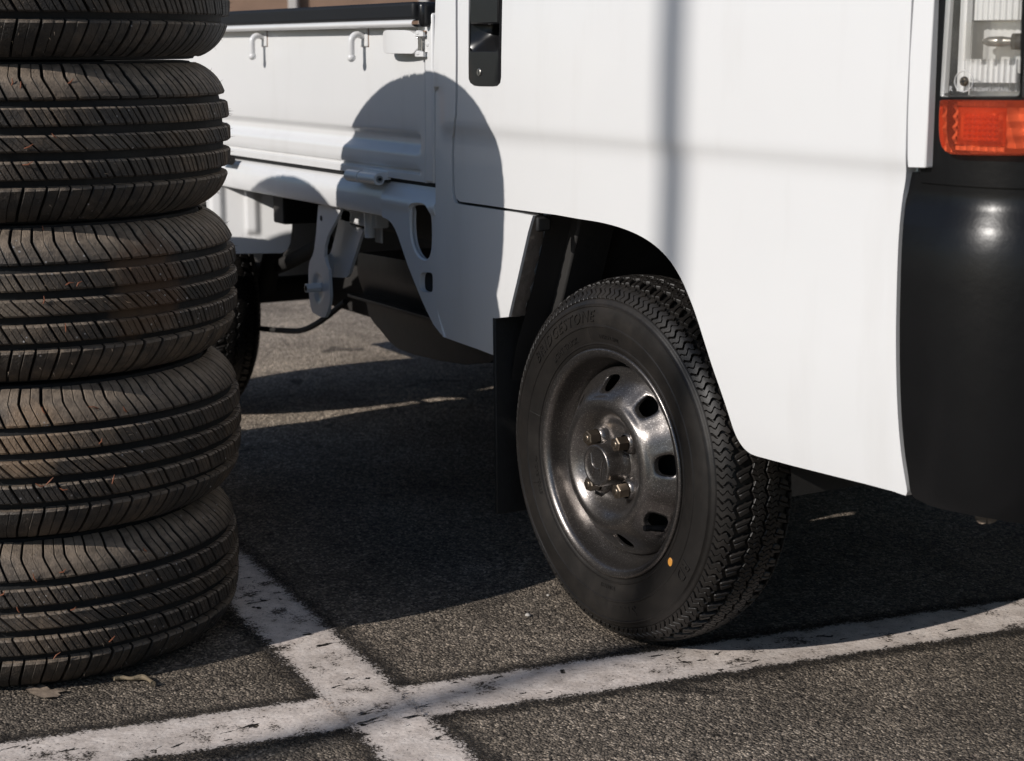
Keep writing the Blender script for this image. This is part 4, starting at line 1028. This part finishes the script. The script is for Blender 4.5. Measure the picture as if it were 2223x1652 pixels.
# outer skirt, scalloped
ring = []
for r in (R1, 0.1388, 0.1400, 0.1403):
    row = []
    for i in range(NA):
        a = A0-SA/2+2*math.pi*i/NA; sc = 1.0
        yy = discy(min(r, 0.1388), a) + (0.0 if r < 0.1389 else (0.004 if r < 0.1402 else 0.022))
        row.append(bm.verts.new(axY(r, a, yy-YO)))
    ring.append(row)
for i in range(3):
    for k in range(NA): bm.faces.new((ring[i][k], ring[i][(k+1) % NA], ring[i+1][(k+1) % NA], ring[i+1][k]))
bmesh.ops.remove_doubles(bm, verts=bm.verts, dist=1e-5); bmesh.ops.recalc_face_normals(bm, faces=bm.faces)
ME_DISC = bpy.data.meshes.new('wheel_disc'); bm.to_mesh(ME_DISC); bm.free(); finish(ME_DISC, 60)
# hub cap with raised emblem
V, Fc = revolve([(0.0, -0.0150), (0.020, -0.0150), (0.0250, -0.0152), (0.0265, -0.0168), (0.0288, -0.0172), (0.0302, -0.0158), (0.0308, -0.0135), (0.0313, 0.004), (0.0318, 0.012), (0.0345, 0.015), (0.0352, 0.023)], 56, lambda r, a, h: axY(r, a, h-YO))
ME_CAP = raw_mesh('hub_cap', V, Fc, 60)
bm = bmesh.new()
for pts in ([(-0.0115, 0.0135), (-0.0100, 0.0060), (-0.0085, 0.0005), (-0.0045, -0.0030), (0.0010, -0.0042)], [(0.0125, 0.0110), (0.0110, 0.0040), (0.0090, -0.0060), (0.0080, -0.0130)],
            [(-0.0090, -0.0135), (-0.0070, -0.0075), (-0.0045, -0.0030)], [(0.0010, -0.0042), (0.0055, -0.0036), (0.0102, -0.0010)]):
    tube(bm, [(x*1.2, -0.0154-YO, z*1.2) for x, z in pts], 0.0016, 8)
ME_EMB = bpy.data.meshes.new('cap_emblem'); bm.to_mesh(ME_EMB); bm.free(); finish(ME_EMB, 60)
# lug nut
bm = bmesh.new()
hexp = [(0.0112*math.cos(k*math.pi/3+0.3), 0.0112*math.sin(k*math.pi/3+0.3)) for k in range(6)]
lv = [(0.86, -0.0075), (1.0, -0.0062), (1.0, 0.012), (1.12, 0.013), (1.2, 0.0155), (1.2, 0.0225)]
ring = [[bm.verts.new((x*s_, y_, z*s_)) for x, z in hexp] for s_, y_ in lv[:3]]
ring.append([bm.verts.new((0.0115*math.cos(k*math.pi/3+0.3), 0.013, 0.0115*math.sin(k*math.pi/3+0.3))) for k in range(6)])
ring.append([bm.verts.new((0.0125*math.cos(k*math.pi/3+0.3), 0.0225, 0.0125*math.sin(k*math.pi/3+0.3))) for k in range(6)])
for i in range(len(ring)-1):
    for k in range(6): bm.faces.new((ring[i][k], ring[i][(k+1) % 6], ring[i+1][(k+1) % 6], ring[i+1][k]))
bm.faces.new(ring[0][::-1])
bmesh.ops.recalc_face_normals(bm, faces=bm.faces)
ME_NUT = bpy.data.meshes.new('lug_nut'); bm.to_mesh(ME_NUT); bm.free(); finish(ME_NUT, 30)
V, Fc = revolve([(0.0, -0.0092), (0.0045, -0.0092), (0.0056, -0.0084), (0.0060, -0.0070)], 18, axY); ME_STUD = raw_mesh('stud_end', V, Fc, 40)
V, Fc = revolve([(0.0122, 0.0105), (0.0150, 0.0125), (0.0165, 0.0170), (0.0185, 0.0240)], 28, axY); ME_SEAT = raw_mesh('nut_seat', V, Fc, 60)
# sidewall lettering bent round the tyre
def arc_text(txt, r0, size, a_start, spread=1.0, h=0.0009, shear=0.0, name='lettering'):
    cu = bpy.data.curves.new('t', 'FONT'); cu.body = txt; cu.size = size; cu.extrude = h; cu.space_character = spread; cu.shear = shear; cu.resolution_u = 2
    ob = bpy.data.objects.new('t', cu); COL.objects.link(ob)
    dg = bpy.context.evaluated_depsgraph_get(); dg.update()
    me0 = bpy.data.meshes.new_from_object(ob.evaluated_get(dg)); 
    bpy.data.objects.remove(ob); bpy.data.curves.remove(cu)
    a0 = math.radians(a_start)
    for v in me0.vertices:
        x, y, z = v.co; r = r0+y; a = a0-x/(r0+size*0.35)
        v.co = axY(r, a, sidef(r)-z-0.0001-YO)
    me0.name = name; finish(me0, 40)
    return me0
TXT = [arc_text('BRIDGESTONE', 0.2085, 0.0235, 144, 1.17, 0.0016, 0.2), arc_text('LIGHT TRUCK', 0.1835, 0.0105, 135, 1.12, 0.0012), arc_text('STEEL RADIAL', 0.1815, 0.0080, 206, 1.2, 0.0010),
       arc_text('STEEL', 0.2085, 0.0230, -68, 1.0, 0.0015), arc_text('RD', 0.2085, 0.0230, -27, 1.15, 0.0015, 0.25), arc_text('TUBELESS', 0.1815, 0.0075, -94+12, 1.15, 0.0010), arc_text('145R12 6PR', 0.1835, 0.0085, 96, 1.1, 0.0010)]
V, Fc = revolve([(0.0, -0.0012), (0.0042, -0.0012), (0.0050, -0.0002)], 20, axY)
ar = math.radians(-35.5); dr = 0.188
ME_DOT = raw_mesh('balance_dot', [(v[0]+dr*math.cos(ar), v[1]+sidef(dr)-YO, v[2]*1.3+dr*math.sin(ar)) for v in V], Fc, None)
bm = bmesh.new(); av = math.radians(-40)
tube(bm, [axY(0.126, av, 0.040-YO), axY(0.122, av, 0.024-YO), axY(0.119, av, 0.012-YO)], [0.0055, 0.0048, 0.0040], 12); tube(bm, [axY(0.119, av, 0.012-YO), axY(0.1175, av, 0.004-YO)], [0.0047, 0.0047], 12)
ME_VALVE = bpy.data.meshes.new('valve_stem'); bm.to_mesh(ME_VALVE); bm.free(); finish(ME_VALVE, 50)
V, Fc = revolve([(0.0, 0.06), (0.10, 0.06), (0.135, 0.062), (0.136, 0.12), (0.0, 0.12)], 40, lambda r, a, h: axY(r, a, h-YO)); ME_DRUM = raw_mesh('brake_drum', V, Fc, 50)
ME_TICKS = []
for (a, ra, rb_) in ((167, 0.172, 0.200), (200, 0.174, 0.199), (103, 0.178, 0.199)):
    a = math.radians(a); bm = bmesh.new()
    tube(bm, [axY(r, a, sidef(r)-0.0003-YO) for r in np.linspace(ra, rb_, 6)], 0.0006, 6)
    me_ = bpy.data.meshes.new('mould_ridge'); bm.to_mesh(me_); bm.free(); finish(me_, 60); ME_TICKS.append(me_)

WH = empty('wheel', (0, YO, 0.267), 0.0535, TR)
WH['label'] = 'charcoal steel front wheel with a light truck tyre'
def sub(name, me, mat, parent=WH): return link(name, me, mat, parent)
sub('tyre', ME_CARC, M_RUBW)
for nm, me in ME_ROWS: sub(nm, me, M_RUBW)
for me in TXT: sub('sidewall_lettering', me, M_RUBW)
for me in ME_TICKS: sub('mould_ridge', me, M_RUBW)
sub('rim', ME_RIM, M_RIM); sub('wheel_disc', ME_DISC, M_RIM); sub('hub_cap', ME_CAP, M_RIM); sub('cap_emblem', ME_EMB, M_RIM); sub('valve_stem', ME_VALVE, M_BLKS); sub('balance_dot', ME_DOT, M_DOT); sub('brake_drum', ME_DRUM, M_UND)
for k in range(4):
    a = math.radians(45+90*k+3)
    for nm, me, mt in (('lug_nut', ME_NUT, M_NUT), ('stud_end', ME_STUD, M_NUT), ('nut_seat', ME_SEAT, M_RIM)):
        o = sub(nm, me, mt); o.location = (0.0485*math.cos(a), -YO, 0.0485*math.sin(a))
        if nm == 'lug_nut': o.rotation_euler = (0, k*0.7, 0)
for (x, y, rz, lab) in ((-1.9, YO, 0.0, 'rear wheel in the shadow behind the stacked tyres'), (0.0, 1.35-YO, math.pi+0.05, 'front wheel on the far side of the truck'), (-1.9, 1.35-YO, math.pi, 'rear wheel on the far side of the truck')):
    c_ = copy_tree(WH, TR); c_.location = (x, y, 0.267); c_.rotation_euler = (0, 0, rz); c_['label'] = lab

# ---- stacked car tyres
TH = 0.2105; TRD = 0.312
ck2 = [(0.256, 0.0012), (0.268, 0.0045), (0.281, 0.0115), (0.2935, 0.0225), (0.3025, 0.0365), (0.3080, 0.052), (0.3110, 0.076), (0.3120, 0.1065)]
ck2 = ck2 + [(r, TH-h) for r, h in ck2[-2::-1]]
S2 = Crown(ck2); V2 = S2.v[-1]
sd2 = [(0.196, 0.052), (0.192, 0.040), (0.196, 0.030), (0.205, 0.022), (0.215, 0.010), (0.232, 0.002), (0.248, 0.0005), (0.256, 0.0015)]
prof = sd2 + [S2.at(v, -0.0110) for v in np.linspace(-V2+0.010, V2-0.010, 31)] + [(r, TH-h) for r, h in sd2[::-1]] + [(0.215, TH-0.028), (0.262, TH-0.022), (0.284, TH-0.040), (0.292, TH-0.075), (0.293, TH/2), (0.292, 0.075), (0.284, 0.040), (0.262, 0.022), (0.215, 0.028)]
V, Fc = revolve(prof, 128, axZ, True); ME_T2 = raw_mesh('carcass', V, Fc, 50)
NP = 64
def sl_sh(v): return -0.30*v if abs(v) < 0.075 else -0.30*math.copysign(0.075, v)-0.10*(v-math.copysign(0.075, v))
z0_ = lambda u, v: 0.0
T3 = [(0.0, 0.290), (0.312, 0.595), (0.617, 0.885)]
rows2 = [(-V2+0.006, -0.0575, [(0.0, 0.445), (0.465, 0.880)], lambda v: 0.25*(v+0.06)*(1 if v > -0.09 else 0.4)-(0 if v > -0.09 else 0.0045), 7, 1),
         (-0.0465, -0.0220, T3, lambda v: -0.55*v+0.006, 3, 1),
         (-0.0105, 0.0115, T3, lambda v: -1.00*v+0.014, 3, 1),
         (0.0225, 0.0465, T3, lambda v: -0.55*v+0.002, 3, 1),
         (0.0575, V2-0.006, [(0.0, 0.445), (0.465, 0.880)], lambda v: -0.42*(min(v, 0.088)-0.05)+0.10*max(0, v-0.088)+0.020, 8, 1)]
ME_R2 = []
for (v0, v1, cuts, sl, nv, nu) in rows2:
    V, Fc = tread_row(S2, TRD, v0, v1, NP, cuts, sl, z0_, 0.0110, 0.0009, 0.0009, nv, nu, axZ, 0.0011, 0.0026, 0.0024); ME_R2.append(raw_mesh('tread_rib', V, Fc, 38))
# little moulding whiskers standing off the tread
bm = bmesh.new(); rw = random.Random(3)
for k in range(420):
    v = rw.choice([rw.uniform(-V2+0.02, -0.057), rw.uniform(-0.045, -0.023), rw.uniform(-0.01, 0.01), rw.uniform(0.023, 0.045), rw.uniform(0.057, V2-0.02)])
    a = rw.uniform(0, 2*math.pi); r0_, h0_ = S2.at(v, -0.0005); r1_, h1_ = S2.at(v, rw.uniform(0.003, 0.009)); a2 = a+rw.uniform(-0.012, 0.012)
    p0, p1 = Vector(axZ(r0_, a, h0_)), Vector(axZ(r1_, a2, h1_+rw.uniform(-0.002, 0.002))); t_ = (p1-p0).orthogonal().normalized()*0.00038; b_ = (p1-p0).normalized().cross(t_)
    q = [bm.verts.new(p0+t_), bm.verts.new(p0-t_*0.5+b_*0.87), bm.verts.new(p0-t_*0.5-b_*0.87), bm.verts.new(p1)]
    for f in ((0, 1, 3), (1, 2, 3), (2, 0, 3)): bm.faces.new([q[i] for i in f])
ME_WSK = bpy.data.meshes.new('rubber_whiskers'); bm.to_mesh(ME_WSK); bm.free()
def car_tyre(loc, spin, flip, label, group, tilt=(0, 0)):
    t = empty('car_tyre', loc, 0); tag(t, label, 'tyre', group)
    t.rotation_euler = (tilt[0], tilt[1], spin)
    for nm, me in [('carcass', ME_T2)]+[('tread_rib', q_) for q_ in ME_R2]+[('rubber_whiskers', ME_WSK)]:
        o = link(nm, me, M_RUBC if nm == 'carcass' else M_RUB, t)
        if nm == 'rubber_whiskers': o['kind'] = 'stuff'
        if flip: o.rotation_euler = (math.pi, 0, 0); o.location = (0, 0, TH)
    return t
SX0, SY0 = -0.480, -0.705
offs = [(-0.005, -0.008), (0.001, 0.000), (-0.003, 0.002), (-0.005, -0.001), (0.003, 0.002)]
labs = ['bottom tyre of the stack, standing on the asphalt', 'second tyre up from the ground in the stack', 'middle tyre of the stack with brown mud on its tread', 'fourth tyre up from the ground in the stack, level with the rope hooks', 'topmost tyre of the stack beside the white truck']
stack = []
for i in range(5):
    stack.append((SX0+offs[i][0], SY0+offs[i][1]))
    car_tyre((stack[i][0], stack[i][1], 0.0005+i*(TH+0.0006)), 0.3+i*1.37, False, labs[i], 'tyres stacked beside the truck', ((0.0, 0.0), (0.0015, -0.001), (0, 0.001), (-0.001, 0), (0, 0))[i])
for i in range(5):
    car_tyre((-1.00+0.006*math.sin(i*2.1), -1.085+0.006*math.cos(i*1.7), 0.0005+i*(TH+0.0006)), 1.1+i*0.77, False, ['bottom', 'second', 'third', 'fourth', 'topmost'][i]+' tyre up in the second stack, whose shadow falls on the bed rail', 'tyres in the second stack')

for i in range(3):  # low stack added out of view for its shadow on the ground
    car_tyre((-1.215+0.004*math.sin(i*1.9), -0.475+0.004*math.cos(i*2.3), 0.0005+i*(TH+0.0006)), 0.4+i*0.9, False, ['bottom', 'middle', 'top'][i]+' tyre of the unseen low stack added to shade the ground', 'tyres in the added low stack')

# ------------------------------------------------------------------ small things
rn = random.Random(11)
def on_stack(px, py):
    d = ray(px, py)
    for i in (0, 1, 2, 3, 4):
        cx_, cy_ = stack[i]; ox, oy = CAM[0]-cx_, CAM[1]-cy_
        A = d[0]**2+d[1]**2; B = ox*d[0]+oy*d[1]; Cc = ox*ox+oy*oy-(TRD+0.0008)**2; disc = B*B-A*Cc
        if disc < 0: continue
        t = (-B-math.sqrt(disc))/A; P_ = CAM+d*t
        if i*TH <= P_[2] < (i+1)*TH+0.001:
            a = math.atan2(P_[1]-cy_, P_[0]-cx_); hl = P_[2]-i*TH-0.0005
            r = float(np.interp(hl, S2.p[:, 1], S2.p[:, 0]))+0.0008
            return Vector((cx_+r*math.cos(a), cy_+r*math.sin(a), P_[2])), a, i
    return None, 0, 0
for q in [c5(55, 390), c5(100, 405), c5(350, 385), c5(255, 640), c5(135, 690), c5(130, 770), c5(232, 1100), c5(330, 1340), c5(375, 1340), c5(205, 1415), c5(310, 1545), c6(210, 295), c6(455, 280), c6(605, 285), c6(475, 430), c6(535, 610), c6(190, 635), c6(235, 618), c6(300, 655), c6(165, 1080), c6(300, 1050), c6(710, 950), c6(345, 1220), c6(530, 1365), c6(270, 1445), c6(85, 1225), c6(10, 1150)]:
    p_, a, ti = on_stack(*q)
    if p_ is None: continue
    tg = Vector((-math.sin(a), math.cos(a), 0)); ou = Vector((math.cos(a), math.sin(a), 0)); th = rn.uniform(0.2, 2.9); L = rn.uniform(0.008, 0.014)
    d_ = (tg*math.cos(th)+Vector((0, 0, 1))*math.sin(th))
    bm = bmesh.new(); tube(bm, [-d_*L/2+ou*0.0005, ou*0.0016+d_.cross(ou)*rn.uniform(-0.002, 0.002), d_*L/2+ou*0.0008], [0.0007, 0.0010, 0.0004], 5)
    o = bmobj('pine_needle', bm, M_NEEDLE); o.location = p_
    tag(o, 'reddish dry pine needle caught in the tread of the '+['bottom tyre', 'second tyre up', 'middle tyre', 'fourth tyre up', 'topmost tyre'][ti]+' in the stack', 'needle', 'dry needles on the tyre treads')
# twisted dry pod lying by the bottom tyre
pq = [atZ(*q, 0.006) for q in [(247, 1473), (262, 1470), (285, 1473), (310, 1470), (325, 1477), (332, 1484)]]
bm = bmesh.new(); tube(bm, [tuple(v) for v in smoothpath(pq, 5)], [0.0032+0.0008*math.sin(i*0.55) for i in range(26)], 8)
for v in bm.verts: v.co.z = max(0.0012, v.co.z)
o = bmobj('dry_seed_pod', bm, M_POD); tag(o, 'twisted tan seed pod on the asphalt beside the bottom tyre', 'seed pod')
def leaf(name, px, py, L, W, rz, label, Z=0.004, tilt=0.0, jag=0.25, seed=1):
    rl = random.Random(seed); c = atZ(px, py, Z); V = [(0, 0, 0.002)]; n_ = 22
    for k in range(n_):
        a = 2*math.pi*k/n_; s_ = 1+rl.uniform(-jag, jag)*0.6; V.append((L/2*math.cos(a)*s_, W/2*math.sin(a)*s_, rl.uniform(0.0, 0.004)))
    for k in range(n_): V.append((V[1+k][0]*0.97, V[1+k][1]*0.97, V[1+k][2]-0.0006))
    Fc = [(0, 1+k, 1+(k+1) % n_) for k in range(n_)]+[(1+k, 1+(k+1) % n_, 1+n_+(k+1) % n_, 1+n_+k) for k in range(n_)]
    o = mesh(name, V, Fc, M_LEAF, None, 60); o.location = tuple(c); o.rotation_euler = (tilt, 0, rz); tag(o, label, 'leaf'); return o
leaf('dead_leaf', 100, 1504, 0.055, 0.030, 0.5, 'crumpled brown dead leaf on the asphalt under the tyre stack', 0.0015, 0, 0.6, 4)
lf = leaf('dead_leaf', 2139, 1126, 0.026, 0.013, 1.2, 'small dry leaf caught below the black bumper', 0.30, 0.9, 0.1, 2)
lq = corner_pt(2139, 1127, lambda z: 0.035); (lX, lY), _ = plan(lq[0], 0.035); lf.location = (lX, lY, lq[1])
for (px, py, s_) in ((1146, 1335, 0.004), (1190, 1292, 0.0025), (1452, 1180, 0.002)):
    bm = bmesh.new(); bmesh.ops.create_icosphere(bm, subdivisions=2, radius=s_)
    for v in bm.verts: v.co = Vector((v.co.x*1.3, v.co.y, v.co.z*0.7))*(1+rn.uniform(-0.15, 0.15))
    o = bmobj('pebble', bm, M_STONE, None, 70); o.location = tuple(atZ(px, py, s_*0.6)); tag(o, 'tiny pale pebble on the sunlit asphalt left of the front wheel', 'pebble', 'pebbles beside the wheel')

# ------------------------------------------------------------------ what stands around
# unseen pole shading the door; bend added so the ground shadow fits too
D_ = 7.0
pb = np.array([0.185+0.13*D_, -0.03-D_])
P = empty('shadow_pole', (pb[0], pb[1], 0)); tag(P, 'slim unseen galvanised pole across from the truck, bend added to fit its shadow', 'pole')
tubeobj('pole_shaft', smoothpath([(-0.125, 0, 0.02), (-0.125, 0, 1.2), (-0.125, 0, 3.62), (-0.118, 0, 3.80), (-0.07, 0, 4.0), (-0.012, 0, 4.2), (0, 0, 4.36), (0, 0, 4.7), (0, 0, 5.6)], 5), 0.0275, M_POLE, P, 20)
box('pole_foot', (-0.215, -0.09, 0.0), (-0.035, 0.09, 0.02), M_POLE, P, 0.004)
# timber fence far behind the bed
fc = CAM+ray(700, 20)*11.0/1.0
FE = empty('board_fence', (fc[0], fc[1], 0), YAW-0.15); tag(FE, 'brown timber fence with pale posts behind the truck bed', 'fence')
for k in range(8): box('board', (-9, 0.0, 0.02+0.21*k), (9, 0.03, 0.215+0.21*k), M_BROWN, FE, 0.004)
for k, x in enumerate(np.arange(-6.2, 6, 0.86)): box('post', (x-0.03, -0.07, 0.0), (x+0.03, -0.004, 1.75), M_POST, FE, 0.006)
